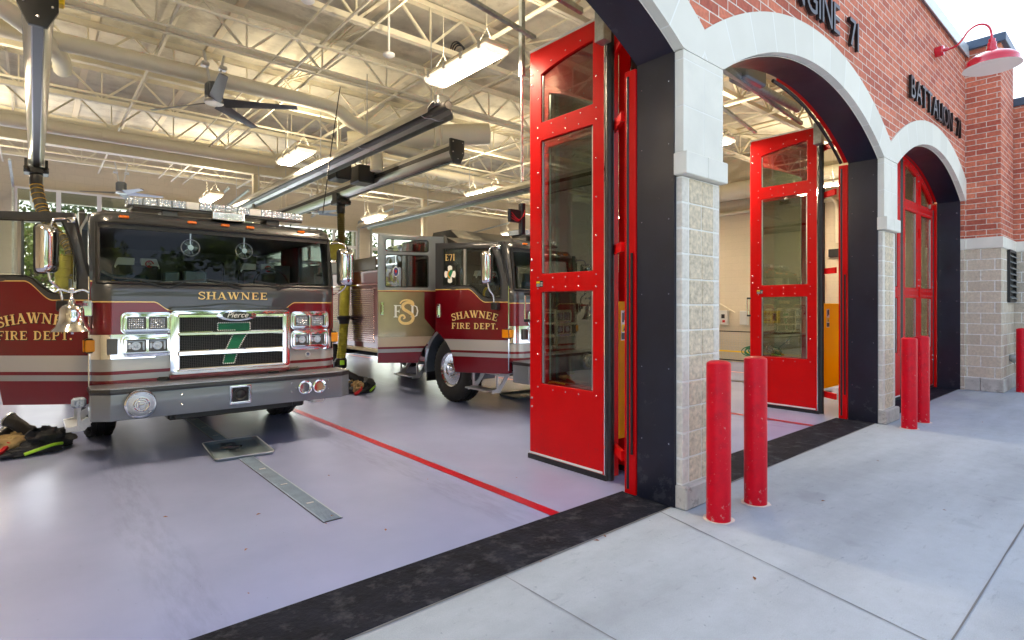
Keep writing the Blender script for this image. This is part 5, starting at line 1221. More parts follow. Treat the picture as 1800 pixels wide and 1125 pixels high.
    b = MB(); b.tube(smooth_pts([(-.98, 1.52, 1.75), (-1.02, 1.46, 1.85), (-.96, 1.42, 1.94)]), .02, 6); b.tube(smooth_pts([(-.70, 1.52, 1.76), (-.68, 1.46, 1.85), (-.72, 1.42, 1.90)]), .02, 6); b.build('yellow_strap', M_['yellow'], T)
    b = MB(); b.box(-.72, -.12, .60, .86, 1.868, 1.870); b.box(-.06, .42, .60, .84, 1.868, 1.870); b.build('dash_reflection', M_['white'], T)  # white sheets stand in for the ground reflected along the windshield bottom
    # ---- lights, markers
    b = MB()
    for x in (-.986, -.364, -.028, .24, .842): b.bbox(x-.045, x+.045, fy(x)+rake-.016, fy(x)+rake+.02, 2.515, 2.545, .008)
    b.build('marker_lights', P('orange_lens', (.85, .18, .01), .2, coat=1), T)
    b = MB(); b.bbox(-.9, .9, .62, .92, 2.655, 2.69, .01)
    for x in (-.55, .55): b.bbox(x-.08, x+.08, .66, .9, 2.59, 2.66, .01)
    lb = b.build('light_bar', M_['darkalu'], T); b = MB(); c2_ = MB()
    n = 14
    for k in range(n):
        x0 = -.93+k*1.86/n; x1 = x0+1.86/n-.006; yy = .60+.10*abs((k+.5)/n*2-1)**2; mb_ = c2_ if k in (4, 9) else b
        mb_.bbox(x0, x1+.004, yy, yy+.30, 2.692, 2.775, .006)
    b.build('light_bar_lens', M_['lens'], lb); c2_.build('light_bar_caps', M_['white'], lb)
    b = MB()
    for k in range(n):
        x0 = -.93+k*1.86/n; yy = .60+.10*abs((k+.5)/n*2-1)**2
        if k in (4, 9): continue
        for q in range(4):
            for r_ in range(2): b.bbox(x0+.012+q*.029, x0+.034+q*.029, yy-.003, yy+.001, 2.70+r_*.042, 2.735+r_*.042, .002)
    b.build('leds', M_['ledr'], lb)
    b = MB(); b.bbox(-.17, .17, .47, .60, 2.585, 2.685, .01); sl_ = b.build('scene_light', M_['chrome'], T); b = MB()
    for k in range(11):
        for q in range(3): b.bbox(-.155+k*.029, -.131+k*.029, .466, .471, 2.598+q*.028, 2.620+q*.028, .003)
    b.build('leds', M_['ledr'], sl_)
    b = MB(); b.tube([(.8, .8, 2.60), (.85, .75, 2.8)], .006); b.build('antenna', M_['black'], T)
    # ---- headlights
    for s in (-1, 1):
        xa, xb = (-1.005, -.588) if s < 0 else (.70, 1.123)
        if s < 0: xa, xb = -1.005, -.588
        for zi, (za, zb) in enumerate(((1.325, 1.525), (1.09, 1.29))):
            yf = .40; b = MB(); xm = (xa+xb)/2; g = .012
            h1_, h2_ = rrect(xa+.032, xm-g, za+.036, zb-.036, .012, 3), rrect(xm+g, xb-.032, za+.036, zb-.036, .012, 3)
            b.plate(rrect(xa, xb, za, zb, .045), [h1_, h2_], .02, Matrix.Translation((0, yf-.018, 0)))
            b.plate(rrect(xa-.022, xb+.022, za-.014, zb+.014, .055), [rrect(xa-.002, xb+.002, za-.002+.004, zb-.004, .043)], .05, Matrix.Translation((0, yf-.004, 0)))
            hb = b.build('headlight', M_['chrome'], T, bevel=.004)
            for h_, (pa, pb_) in ((h1_, (xa+.032, xm-g)), (h2_, (xm+g, xb-.032))):
                b = MB(); b.plate(h_, [], .03, Matrix.Translation((0, yf+.004, 0))); b.build('lamp_backing', M_['darkalu'], hb)
                b = MB(); w0 = pb_-pa; zc = (za+zb)/2
                if zi == 0:
                    for q in range(7):
                        for r_ in range(5):
                            b.bbox(pa+.014+q*(w0-.028)/7, pa+.014+(q+.82)*(w0-.028)/7, yf-.004, yf+.006, za+.045+r_*.022, za+.062+r_*.022, .003)
                    b.build('led_array', M_['ledr'], hb)
                else:
                    b.lathe([(.001, -.012), (.022, -.008), (.036, .0), (.044, .01)], (xm-.10 if pa < xm-.05 else xm+.09, yf-.002, zc), (0, -1, 0), 20)
                    b.sphere((xm-.10 if pa < xm-.05 else xm+.09, yf+.0, zc), .032, 14, 8, (1, .5, 1)); b.bbox(pa+.01, pa+.035, yf-.004, yf+.006, zc-.03, zc+.03, .004); b.bbox(pb_-.03, pb_-.008, yf-.004, yf+.006, zc-.045, zc+.045, .004); b.bbox(pa+.01, pb_-.01, yf, yf+.006, zc+.04, zc+.052, .002)
                    b.build('projector_lamp', M_['lens'], hb, smooth=40)
    for cond in (lambda x, y: x < -.56, lambda x, y: x > .66):
        b = MB(); surf(b, [(1.062, 0, 0), (1.062, 0, -.012), (1.312, 0, -.012), (1.312, 0, 0)], cond); b.build('chrome_band', M_['chrome'], T, smooth=40)
    for s in (-1, 1):
        b = MB(); b.bbox(s*1.20, s*1.315, .50, .66, 1.125, 1.275, .02); tl = b.build('turn_signal', M_['black'], T); b = MB()
        b.bbox(s*1.205, s*1.31, .485, .505, 1.14, 1.26, .01); b.bbox(s*1.312, s*1.323, .51, .65, 1.14, 1.26, .01); b.build('amber_lens', M_['amber'], tl)
        b = MB(); b.plate(rrect(min(s*1.05, s*1.14)-.0, max(s*1.05, s*1.14), 1.11, 1.27, .01), [], .014, Matrix.Translation((0, .395, 0))); b.build('side_marker', M_['darkalu'], tl, bevel=.003)
    # ---- grille
    gy = .33; b = MB()
    b.plate(rrect(-.60, .645, .87, 1.555, .055), [rrect(-.515, .56, .905, 1.51, .03)], .12, Matrix.Translation((0, gy-.0, 0))); gr = b.build('grille_surround', M_['chrome'], T, bevel=.012)
    b = MB(); b.plate([(-.54, .89), (.585, .89), (.585, 1.53), (-.54, 1.53)], [], .01, Matrix.Translation((0, gy+.05, 0))); b.build('grille_mesh', M_['mesh'], gr)
    b = MB()
    for k in range(60): x = -.50+k*.0178; b.box(x, x+.003, gy+.040, gy+.046, .91, 1.50)
    for k in range(34): z = .915+k*.0175; b.box(-.51, .555, gy+.034, gy+.039, z, z+.003)
    b.build('grille_wires', M_['darkalu'], gr)
    for z0_, z1_ in ((1.476, 1.52), (1.28, 1.325), (1.062, 1.122), (.90, .931)):
        b = MB(); b.bbox(-.53, .575, gy-.012, gy+.03, z0_, z1_, .012); b.build('grille_bar', M_['chrome'], gr)
    b = MB()
    for a in (-.475, .52): b.box(a-.03, a+.03, gy+.0, gy+.034, .92, 1.50)
    b.build('grille_frame', M_['satin'], gr) if False else None
    seven = [(-.141, 1.331), (-.141, 1.416), (.199, 1.416), (.199, 1.332), (.145, 1.25), (.075, 1.12), (.031, .958), (-.089, .958), (-.055, 1.12), (.0, 1.25), (.045, 1.331)]
    cx_, cz_ = .04, 1.2
    b = MB(); b.plate(seven, [], .003, Matrix.Translation((0, gy+.024, 0))); b.build('green_numeral', M_['green'], gr)
    b = MB(); P7 = [Vector(p) for p in seven]; P7.append(P7[0])
    for p, q in zip(P7[:-1], P7[1:]):
        L = (q-p).length; n = int(L/.020)
        for k in range(n):
            c = p.lerp(q, (k+.5)/n); b.box(c.x-.006, c.x+.006, gy+.018, gy+.022, c.y-.006, c.y+.006)
    b.build('numeral_outline', M_['white'], gr)
    ov = [(.045+.205*math.copysign(abs(math.cos(a))**1.0, math.cos(a)), 1.498+.062*math.sin(a)) for a in [2*math.pi*k/40 for k in range(40)]]
    b = MB(); b.plate(ov, [], .03, Matrix.Translation((0, gy-.045, 0))); lo_ = b.build('badge', M_['chrome'], gr, bevel=.006)
    b = MB(); b.plate([(.045+(x-.045)*.74, 1.498+(z-1.498)*.72) for x, z in ov], [], .003, Matrix.Translation((0, gy-.049, 0))); b.build('badge_field', M_['darkp'], lo_)
    text_obj('badge_script', 'Pierce', M_['white'], lo_, Matrix.Translation((.045, gy-.052, 1.475)) @ FACE, size=.088, ext=.001, shear=.35, offset=.0)
    b = MB(); tp = [(-.60, 1.56)]+[(x, 1.585+.045*math.exp(-((x-.03)/.26)**2)) for x in [-.58+1.2*k/24 for k in range(25)]]+[(.645, 1.56)]
    b.plate(tp, [], .13, Matrix.Translation((0, gy-.01, 0))); b.build('grille_hood', M_['greyp'], T, bevel=.010)
    b = MB(); b.bbox(-.60, .645, .33, .44, .835, .868, .008); b.build('grille_sill', M_['maroon'], T)
    b = MB(); b.box(-.7, .75, .46, .60, .55, .86); 
    for k in range(8): b.bbox(-.45, .5, .44, .46, .70+k*.018, .71+k*.018, .002)
    b.bbox(-.72, -.58, .40, .60, .74, .86, .03); b.bbox(.62, .80, .40, .60, .74, .87, .03); b.lathe([(.06, 0), (.06, .08)], (.47, .45, .80), (0, -1, 0), 14); b.build('radiator', M_['black'], T)
    b = MB(); stroke_text(b, 'SHAWNEE', .735, .082, lambda u, v, l: (.04+u, fy(.04+u)-.0215-l*.00008+.0, 1.678+v)); b.build('gold_lettering', M_['gold'], T, weld=False)
    b = MB(); stroke_text(b, 'SHAWNEE', .735, .082, lambda u, v, l: (.048+u, fy(.04+u)-.0175-l*.00005, 1.671+v)); b.build('lettering_shadow', M_['black'], T, weld=False)
    b = MB(); b.plate(circ(.889, 1.006, .032, 24), [], .003, Matrix.Translation((0, .405, 0))); se = b.build('round_seal', M_['white'], T); b = MB(); b.plate(circ(.889, 1.006, .024, 24), [circ(.889, 1.006, .020, 24)], .002, Matrix.Translation((0, .4025, 0))); b.plate([(.875, 1.02), (.903, 1.02), (.899, 1.0), (.889, .99), (.879, 1.0)], [], .002, Matrix.Translation((0, .4025, 0))); b.build('seal_print', P('seal_navy', (.03, .05, .15), .4), se)
    # ---- bumper
    def bplan(o_=0): return [(-1.29-o_, .44), (-1.29-o_, .11), (-1.146-o_*.4, -o_), (1.146+o_*.4, -o_), (1.29+o_, .11), (1.29+o_, .44)]
    b = MB(); o1, i1 = bplan(0), bplan(-.04); vs = []; fs = []
    for z in (.50, .755):
        vs += [(x, y, z) for x, y in o1]+[(x, max(y, .04) if True else y, z) for x, y in i1]
    for k in range(5): fs += [(k, k+1, k+13, k+12), (6+k, 18+k, 19+k, 7+k), (k, 6+k, 7+k, k+1), (12+k, 13+k, 19+k, 18+k)]
    fs += [(0, 12, 18, 6), (5, 11, 23, 17)]; b.add(vs, fs); bu = b.build('bumper', M_['bumperp'], T, bevel=.008)
    b = MB(); o1 = bplan(.006); b.add([(x, y, .757) for x, y in o1]+[(x, y, .800) for x, y in o1], [tuple(range(6)), tuple(range(11, 5, -1))]+[(k, k+1, k+7, k+6) for k in range(5)]+[(5, 0, 6, 11)]); b.build('bumper_lip', M_['darkp'], bu, bevel=.005)
    b = MB(); o1 = bplan(-.004); b.add([(x, y, .803) for x, y in o1]+[(x, y, .811) for x, y in o1], [tuple(range(6)), tuple(range(11, 5, -1))]+[(k, k+1, k+7, k+6) for k in range(5)]+[(5, 0, 6, 11)])
    for k in range(66): b.bar((-1.15+k*.035, .0, .812), (-1.13+k*.035, .03, .814), .008, .006)
    b.build('tread_plate', M_['tread'], bu)
    b = MB(); b.plate(rrect(-.105, .11, .545, .75, .015), [rrect(-.08, .085, .57, .725, .01)], .012, Matrix.Translation((0, -.014, 0))); sp_ = b.build('siren_speaker', M_['chrome'], bu, bevel=.003)
    b = MB(); b.plate(rrect(-.08, .085, .57, .725, .01), [], .004, Matrix.Translation((0, -.006, 0))); b.lathe([(.07, .0), (.072, .012), (.06, .014), (.045, .004), (.03, .012), (.001, .018)], (.003, -.004, .648), (0, -1, 0), 28); b.build('speaker_cone', M_['black'], sp_, smooth=40)
    for x in (.703, .872):
        b = MB(); b.lathe([(.078, 0), (.080, .014), (.068, .018), (.058, .004), (.03, -.03), (.012, -.08), (.001, -.08)], (x, -.001, .655), (0, -1, 0), 28); b.build('air_horn', M_['chrome'], bu, smooth=40)
    b = MB()
    for x, z in ((-.55, .70), (-.55, .60), (.55, .715), (.55, .615), (.98, .715), (.98, .615), (.60, .66)): b.sphere((x, -.002, z), .010, 8, 5)
    b.build('bolts', M_['screw'], bu)
    q = (-.914, -.02, .657); b = MB(); b.lathe([(.12, -.02), (.135, .0), (.138, .06), (.133, .10), (.122, .115)], q, (0, -1, 0), 36); qs = b.build('siren', M_['chrome'], bu, smooth=35)
    b = MB(); b.lathe([(.120, .108), (.10, .120), (.06, .128), (.001, .130)], q, (0, -1, 0), 36); fc = b.build('siren_face', M_['satin'], qs, smooth=40)
    b = MB()
    for k in range(17):
        z = -.10+k*.0125; hw_ = math.sqrt(max(.0001, .112**2-z*z))
        for s0, s1 in ((-hw_, -.062 if abs(z) < .06 else -.0), (.062 if abs(z) < .06 else .0, hw_)):
            if s1-s0 > .02: b.bar((q[0]+s0, q[1]-.123+.09*z*z, q[2]+z), (q[0]+s1, q[1]-.123+.09*z*z, q[2]+z), .004, .005)
    b.tube([(q[0]+.062*math.cos(a), q[1]-.131, q[2]+.062*math.sin(a)) for a in [2*math.pi*k/24 for k in range(25)]], .007, 6); b.tube([(q[0]+.042*math.cos(a), q[1]-.132, q[2]+.042*math.sin(a)) for a in [2*math.pi*k/24 for k in range(25)]], .004, 6)
    b.tube([(q[0]-.022, q[1]-.134, q[2]-.03), (q[0]-.022, q[1]-.134, q[2]+.03), (q[0]+.02, q[1]-.134, q[2]+.025), (q[0]+.02, q[1]-.134, q[2]+.002), (q[0]-.02, q[1]-.134, q[2])], .006, 6); b.build('siren_grille', M_['chrome'], fc, smooth=50)
    b = MB()
    for x in (-.5, .1, .6): b.bbox(x-.15, x+.15, .15, .4, .42, .5, .02)
    b.bbox(-.6, .6, .1, .14, .43, .50, .01); b.build('tow_frame', M_['black'], bu); b = MB(); b.bbox(.86, 1.02, .2, .4, .43, .49, .02); b.build('tow_eye', M_['white'], bu)
    # ---- chassis and wheels
    b = MB(); b.box(-.55, -.40, .4, 9.2, .45, .75); b.box(.40, .55, .4, 9.2, .45, .75); b.tube([(-1.0, 2.1, .54), (1.0, 2.1, .54)], .07, 10); b.tube([(-1.0, 7.4, .54), (1.0, 7.4, .54)], .1, 10); b.bbox(-.45, .45, .7, 3.4, .45, 1.0, .05); b.build('chassis', M_['black'], T)
    for s in (-1, 1):
        wheel(T, s*1.235, 2.1, s); wheel(T, s*1.235, 7.4, s)
        for y0 in ((.62, 2.88) if s < 0 else ()):
            b = MB()
            b.bbox(-1.36, -1.02, y0+.05, y0+.72, .585, .61, .005); b.bbox(-1.45, -1.24, y0+.22, y0+.78, .33, .355, .005)
            for yy in (y0+.10, y0+.68):
                b.plate([(-1.36, .585), (-1.10, .585), (-1.16, .50), (-1.30, .32), (-1.45, .32), (-1.45, .36), (-1.36, .38)], [[(-1.33, .56), (-1.20, .56), (-1.26, .46), (-1.33, .42)]], .02, Matrix.Translation((0, yy, 0)))
            b.build('side_step', M_['tread'], T)
    # ---- body behind the cab
    b = MB(); b.bbox(-1.25, 1.25, 3.78, 9.5, .72, 2.35, .02); b.build('body_shell', M_['maroon'], T)
    b = MB()
    for s in (-1, 1):
        b.bbox(s*1.2, s*1.262, 3.80, 4.7, .80, 1.95, .01)
    pp = b.build('pump_panel', P('polished_panel', (.28, .14, .13), .16, .9), T)
    b = MB()
    for s in (-1, 1):
        for k in range(3):
            for q_ in range(2): b.lathe([(.055, 0), (.055, .04), (.045, .07), (.001, .07)], (s*1.26, 3.98+k*.26, 1.0+q_*.28), (s, 0, 0), 14)
        for k in range(4): b.lathe([(.04, 0), (.04, .015), (.001, .018)], (s*1.26, 3.95+k*.18, 1.7), (s, 0, 0), 14)
        b.bar((s*1.30, 3.80, .85), (s*1.30, 3.80, 2.0), .04); b.bar((s*1.29, 3.8, 2.05), (s*1.29, 9.4, 2.05), .03); b.bar((s*1.29, 3.8, 1.97), (s*1.29, 4.8, 1.97), .03)
    b.build('pump_fittings', M_['chrome'], pp, smooth=40)
    for s in (-1, 1):
        for y0, y1 in ((4.8, 6.5), (6.55, 8.2), (8.25, 9.45)):
            b = MB(); z0_ = .85 if y0 != 6.55 else 1.25
            for k in range(int((2.0-z0_)/.045)): b.bbox(s*1.235, s*1.262, y0+.04, y1-.04, z0_+k*.045, z0_+k*.045+.040, .008)
            b.build('roller_shutter', P('shutter', (.42, .30, .28), .2, .95), T)
        b = MB(); b.bbox(s*1.2, s*1.275, 3.78, 6.6, .66, .74, .01); b.build('running_board', M_['cream'], T)
    b = MB(); b.bbox(-1.22, 1.22, 3.80, 4.75, 2.36, 2.62, .03); b.bbox(-1.24, -1.16, 4.8, 9.4, 2.36, 2.62, .01); b.bbox(1.16, 1.24, 4.8, 9.4, 2.36, 2.62, .01); b.build('hose_bed', P('hose_bed_grey', (.22, .20, .17), .4, .4), T)
    b = MB(); b.bar((-1.26, 3.85, 2.42), (-1.26, 4.7, 2.42), .03); b.bar((-1.26, 3.85, 2.58), (-1.26, 4.7, 2.58), .03); b.bar((-1.26, 3.9, 2.40), (-1.26, 3.9, 2.6), .03); b.bar((-1.26, 4.3, 2.40), (-1.26, 4.3, 2.6), .03); b.tube([(-1.0, 3.9, 2.72), (-1.0, 4.6, 2.72)], .11, 12); b.build('rail', M_['chrome'], T)
    # ---- mirror on the right side
    mi = mirror(T, (1.39, .40, 2.11), 1)
    b = MB(); b.tube(smooth_pts([(1.25, .58, 2.42), (1.32, .5, 2.43), (1.38, .44, 2.40), (1.39, .42, 2.34)]), .012, 8); b.build('mirror_arm', M_['chrome'], mi, smooth=50); b = MB(); b.tube(smooth_pts([(1.27, .58, 1.75), (1.33, .50, 1.78), (1.38, .44, 1.84), (1.39, .42, 1.88)]), .012, 8); b.build('mirror_arm', M_['chrome'], mi, smooth=50)
    # ---- open left front door, built round its hinge
    DM = map_mat((0, 0), (0, 1, 0), (1, 0, 0))
    win = [(1.07, 1.915), (1.07, 2.485), (.27, 2.46), (.20, 2.3), (.113, 2.0), (.113, 1.73), (.30, 1.722), (.40, 1.745), (.48, 1.80), (.56, 1.875), (.64, 1.91), (.75, 1.915)]
    b = MB(); b.plate([(0, .61), (.87, .60), (.93, .90), (1.02, 1.05), (1.12, 1.16), (1.21, 1.23), (1.21, 2.575), (.175, 2.55), (.02, 1.93), (0, 1.90)], [win], .06, DM)
    D = b.build('front_door', LV_door, T, bevel=.006, loc=(-HW-.004, .56, 0))
    b = MB(); b.plate(win, [], .005, DM @ Matrix.Translation((0, .028, 0))); dg = b.build('door_window', M_['glassc'], D)
    b = MB(); b.box(.010, .05, .695, .73, 1.92, 2.475); b.build('window_divider', M_['satin'], dg)
    b = MB(); W_ = [Vector((-.001, p[0], p[1])) for p in win]+[Vector((-.001, win[0][0], win[0][1]))]; b.tube(W_, .010, 6); b.build('window_seal', M_['black'], dg, smooth=40)
    b = MB(); b.tube([(-.004, -.008, .66), (-.004, -.008, 1.9)], .009, 8); b.build('hinge', M_['chrome'], D)
    b = MB(); b.bbox(-.02, 0, 1.12, 1.18, 1.43, 1.64, .008); b.bbox(-.04, -.02, 1.135, 1.165, 1.46, 1.61, .008); b.build('door_handle', M_['chrome'], D)
    b = MB(); b.sphere((0, .90, 1.872), .05, 18, 8, (.12, 1.3, .36)); b.build('small_badge', M_['darkalu'], D, smooth=50)
    Rr = 1.25
    def arcp(off, dz, dx):
        def f(u, v, l):
            a = u/Rr; rr = Rr+v
            return (-.004-off-l*.00006, .543-dx-rr*math.sin(a), 1.432-Rr+rr*math.cos(a)+dz)
        return f
    for off, dz, dx, m_, nm__ in ((.0030, 0, 0, 'gold', 'gold_lettering'), (.0, -.007, .007, 'black', 'lettering_shadow')):
        b = MB(); stroke_text(b, 'SHAWNEE', .75, .105, arcp(off, dz, dx)); stroke_text(b, 'FIRE DEPT.', .77, .088, lambda u, v, l: (-.004-off-l*.00006, .54-dx-u, 1.262+dz+v)); b.build(nm__, M_[m_], D, weld=False)
    mi = mirror(D, (-.20, .24, 2.16), -1)
    b = MB(); b.tube(smooth_pts([(-.03, .16, 2.46), (-.10, .16, 2.47), (-.18, .2, 2.45), (-.2, .22, 2.38)]), .012, 8); b.build('mirror_arm', M_['chrome'], mi, smooth=50); b = MB(); b.tube(smooth_pts([(-.2, .24, 1.93), (-.19, .22, 1.84), (-.12, .19, 1.76), (-.10, .18, 1.62)]), .013, 8); b.bbox(-.03, -.002, .12, .2, 2.44, 2.5, .006); b.build('mirror_arm', M_['chrome'], mi, smooth=50)
    b = MB(); b.bbox(-.15, -.002, .12, .22, 1.55, 1.66, .015); b.build('mirror_bracket', M_['black'], mi)
    # ---- crew door
    w1_ = rrect(.26, .97, 2.505, 2.70, .04); w2_ = rrect(.265, .97, 1.92, 2.445, .03)
    b = MB(); b.plate([(.44, .66), (.36, .88), (.15, 1.155), (0, 1.27), (0, 2.775), (1.09, 2.775), (1.09, .68)], [w1_, w2_], .06, DM)
    Dc = b.build('crew_door', LV_crew, T, bevel=.006, loc=(-HW-.004, 2.25, 0))
    b = MB(); b.plate(w1_, [], .005, DM @ Matrix.Translation((0, .02, 0))); b.plate(w2_, [], .005, DM @ Matrix.Translation((0, .028, 0))); dg = b.build('door_window', M_['glassc'], Dc)
    b = MB(); b.box(.01, .05, .60, .635, 1.925, 2.44)
    for w_ in (w1_, w2_): b.tube([(-.001, p[0], p[1]) for p in w_+[w_[0]]], .008, 6)
    b.build('window_seal', M_['black'], dg)
    b = MB(); b.plate([(1.086, 1.10), (1.086, 1.838), (.33, 1.838), (.33, 1.40), (.16, 1.20), (.16, 1.165), (.205, 1.10)], [], .002, DM @ Matrix.Translation((0, -.0025, 0))); b.build('tan_reflection', P('painted_tan_reflection', (.30, .245, .14), .22, .45, var=.25, vs=1.5, coat=.6), Dc)  # tan plate paints a reflection onto the crew door
    b = MB(); b.bbox(-.02, 0, .995, 1.055, 1.46, 1.67, .008); b.bbox(-.04, -.02, 1.01, 1.04, 1.49, 1.64, .008); b.build('door_handle', M_['chrome'], Dc)
    def fl(off, cy): return lambda u, v, l: (-.005-off-l*.00006, cy-u, v)
    b = MB(); sp2 = [(-.10, .33), (-.06, .375), (.02, .39), (.10, .36), (.115, .31), (.07, .34), (.0, .345), (-.055, .30), (-.04, .24), (.04, .19), (.11, .13), (.10, .05), (.03, .005), (-.06, .01), (-.11, .06), (-.10, .12), (-.05, .14), (-.02, .10), (-.05, .08)]
    P_ = smooth_pts([(u, v, 0) for u, v in sp2], 4); vs = []; n = len(P_)
    for i, p in enumerate(P_):
        d = (P_[min(i+1, n-1)]-P_[max(i-1, 0)]).normalized(); wd = .010+.016*math.sin(math.pi*i/n)
        vs += [(-.011, .635-(p.x-d.y*wd), 1.315+p.y+d.x*wd), (-.011, .635-(p.x+d.y*wd), 1.315+p.y-d.x*wd)]
    b.add(vs, [(2*i, 2*i+1, 2*i+3, 2*i+2) for i in range(n-1)]); b.build('monogram_letter', M_['gold'], Dc, weld=False)
    b = MB(); stroke_text(b, 'F', .13, .20, lambda u, v, l: (-.0065-l*.00006, .775-u, 1.42+v)); stroke_text(b, 'D', .15, .20, lambda u, v, l: (-.0065-l*.00006, .49-u, 1.42+v)); b.build('white_letters', M_['white'], Dc, weld=False)
    return T, D, Dc
E1, D1, Dc1 = make_engine((1.69, 6.50, 0))
E2 = copy_tree(E1); E2.location = (6.53, 5.65, 0)
E1['label'] = 'maroon and grey fire engine with green 7 on its grille, left door open'
E2['label'] = 'maroon fire engine behind the nearest red bay door, both left cab doors open'
D1.rotation_euler.z = R(49.4)
D1['label'] = 'open front door cut off by the left edge of the photo'
for ch in E2.children:
    if ch.name.startswith('front_door'): ch.rotation_euler.z = R(28); D2 = ch
    if ch.name.startswith('crew_door'): ch.rotation_euler.z = R(70); Dc2 = ch
# bell on the first engine
b = MB(); c = (-1.42, .30, 1.36)
b.lathe([(.165, 0), (.160, .012), (.130, .045), (.105, .10), (.098, .17), (.095, .215), (.075, .245), (.03, .262), (.03, .29), (.018, .30), (.022, .315), (.012, .33), (.012, .37)], c, n=32)
bell = b.build('bell', M_['chrome'], E1, smooth=35)
b = MB(); b.tube(smooth_pts([(c[0]-.13, c[1], c[2]+.375), (c[0]-.08, c[1], c[2]+.40), (c[0], c[1], c[2]+.375), (c[0]+.08, c[1], c[2]+.40), (c[0]+.13, c[1], c[2]+.375)]), .013, 8); b.sphere((c[0], c[1]-.01, c[2]+.40), .025, 10, 8); b.build('bell_eagle', M_['chrome'], bell, smooth=50)
b = MB(); b.bbox(-1.33, -1.25, .44, .50, 1.50, 1.66, .01); b.bar((-1.42, .30, 1.62), (-1.29, .46, 1.62), .03); b.bar((-1.42, .3, 1.62), (-1.42, .3, 1.66), .04); b.bar((-1.42, .22, 1.345), (-1.42, .30, 1.37), .02); b.build('bell_bracket', M_['chrome'], bell)
b = MB(); b.bbox(-1.42, -1.30, .42, .56, .60, .70, .02)
for k in range(3):
    for q in range(3): b.sphere((-1.39+k*.03, .418, .62+q*.028), .010, 8, 5)
b.build('step_light', M_['lens'], E1)
# decals only on the second engine
b = MB(); stroke_text(b, 'E71', .17, .10, lambda u, v, l: (.020-l*.00006, .965-u, 2.30+v)); b.build('gold_number', M_['gold'], D2, weld=False)
b = MB(); 
cr_ = []
for k in range(4):
    a = math.pi/2*k
    for da, rr in ((-.62, .075), (-.42, .115), (-.15, .122), (.15, .122), (.42, .115), (.62, .075), (.785, .045)): cr_.append((-(.965)+.80*rr*math.cos(a+da), 2.09+1.1*rr*math.sin(a+da)))
b.plate(cr_, [], .001, Matrix(((0, 1, 0, .016), (-1, 0, 0, 0), (0, 0, 1, 0), (0, 0, 0, 1)))); em = b.build('round_emblem', M_['white'], D2)
b = MB(); b.add([(.0145, .965-p[0], 2.09+p[1]) for p in [(-.05, -.06), (.0, -.075), (.055, .05), (.02, .075), (-.03, .03)]], [(0, 1, 2, 3, 4)]); b.build('emblem_green', M_['green'], em)
b = MB(); b.tube([(.013, .965+.035*math.sin(t_*3), 2.03+t_*.12) for t_ in [k/10 for k in range(11)]], .010, 5); b.build('emblem_orange', P('emblem_orange', (.8, .35, .02), .5), em)
b = MB(); pl = [(.80+.045*math.cos(a), 2.17+.085*math.sin(a)) for a in [2*math.pi*k/24 for k in range(24)]]; b.add([(.014, y, z) for y, z in pl], [tuple(range(24))]); em = b.build('oval_emblem', M_['white'], Dc2)
b = MB(); b.add([(.012, .80+(y-.80)*.82, 2.17+(z-2.17)*.86) for y, z in pl], [tuple(range(24))]); b.build('emblem_blue', P('emblem_navy', (.02, .04, .18), .5), em)
b = MB(); b.add([(.010, y, z) for y, z in ((.78, 2.20), (.82, 2.20), (.82, 2.17), (.80, 2.14), (.78, 2.17))], [(0, 1, 2, 3, 4)]); b.build('emblem_red', M_['redc'], em)

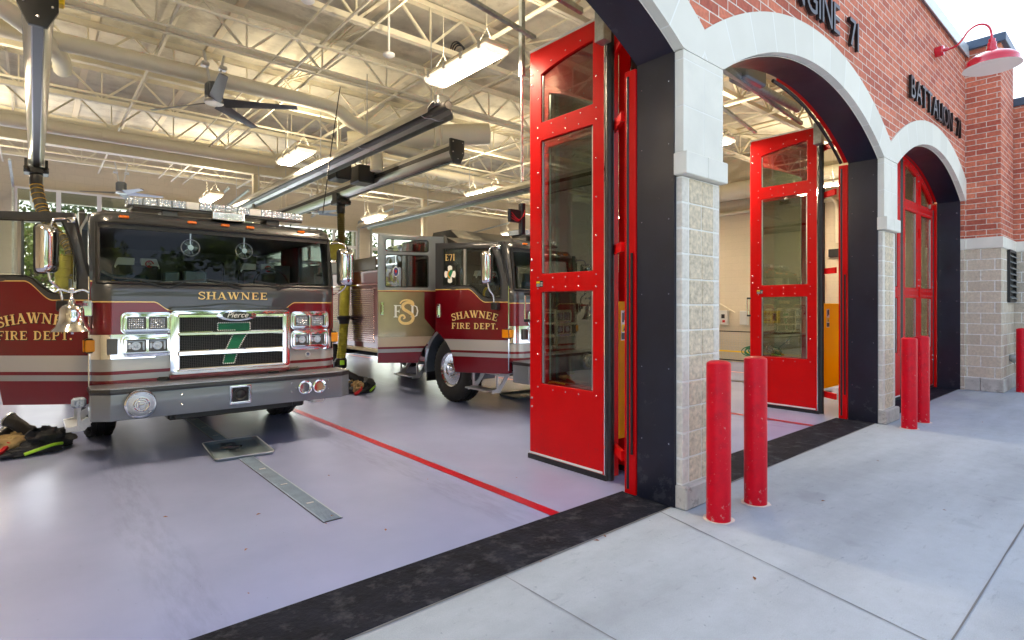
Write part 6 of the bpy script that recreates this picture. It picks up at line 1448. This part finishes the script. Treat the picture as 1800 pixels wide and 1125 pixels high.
# ================================================================== TREES AND LAWN AROUND THE STATION (seen in reflections and through the rear bay)
def foliage(name, col): return P(name, col, .8, var=.5, vs=1.4)
fol = [foliage('foliage_green', (.11, .17, .03)), foliage('foliage_yellow_green', (.20, .24, .04)), foliage('foliage_dark', (.07, .12, .025))]
bark = P('bark', (.10, .075, .05), .95, bump=.8, bs=18)
def tree(x, y, h, k, label, group='trees standing round the station'):
    rn = random.Random(int(x*13+y*7)); t = thing('tree', label, 'tree', (x, y, -.15), group=group)
    b = MB(); b.tube([(0, 0, 0), (.1, .05, h*.25), (.05, .1, h*.6)], .25, 8, rf=lambda u: .28*(1-.65*u))
    cl = []
    for i in range(11):
        a = rn.uniform(0, 6.28); rr = rn.uniform(.08, .30)*h; z = h*rn.uniform(.38 if y > 0 else .16, .92); rr *= 1.15-(z/h)**2*.6; c = Vector((rr*math.cos(a), rr*math.sin(a), z)); cl.append((c, h*rn.uniform(.10, .18)))
        b.tube([(.05, .05, h*rn.uniform(.25, .5)), c*.6+Vector((0, 0, h*.12)), c], .06, 5, rf=lambda u: .09*(1-.8*u))
    b.build('trunk', bark, t, smooth=50); b = MB(); vs = []; fs = []
    for c, r_ in cl:
        for q in range(230 if y > 0 else 420):
            d = Vector((rn.gauss(0, 1), rn.gauss(0, 1), rn.gauss(0, .8))).normalized()*r_*rn.uniform(.45, 1.1)
            p = c+d; u = Vector((rn.gauss(0, 1), rn.gauss(0, 1), rn.gauss(0, 1))).normalized(); v = u.cross(d).normalized(); s = rn.uniform(.10, .22)*(1 if y > 0 else 1.9); o = len(vs)
            vs += [p-u*s, p+v*s*.6, p+u*s, p-v*s*.6]; fs.append((o, o+1, o+2, o+3))
    b.add(vs, fs); b.build('crown', fol[k], t, weld=False, recalc=False)
ks = ['tall green tree beyond the rear apron', 'yellow green tree beyond the rear apron', 'dark green tree beyond the rear apron']
for i, (x, y, h, k) in enumerate(((-6, 46, 9, 0), (0, 42, 8, 1), (3, 48, 11, 2), (7, 44, 9, 1), (13, 47, 10, 0), (20, 44, 9, 2))): tree(x, y, h, k, ks[k]+[', leftmost', ' straight behind the left bay', ' between the bays', ' behind the right fire engine', ' at the right', ' farthest right'][i])
for i in range(10):
    tree(-34+8*i+random.uniform(-1, 1), -31-4*(i % 2), 15+random.uniform(-1, 3), i % 3, ['green', 'yellow green', 'dark green'][i % 3]+' tree across the road from the station, '+['first', 'second', 'third', 'fourth', 'fifth', 'sixth', 'seventh', 'eighth', 'ninth', 'tenth'][i]+' in the row from the west', 'row of trees across the road')
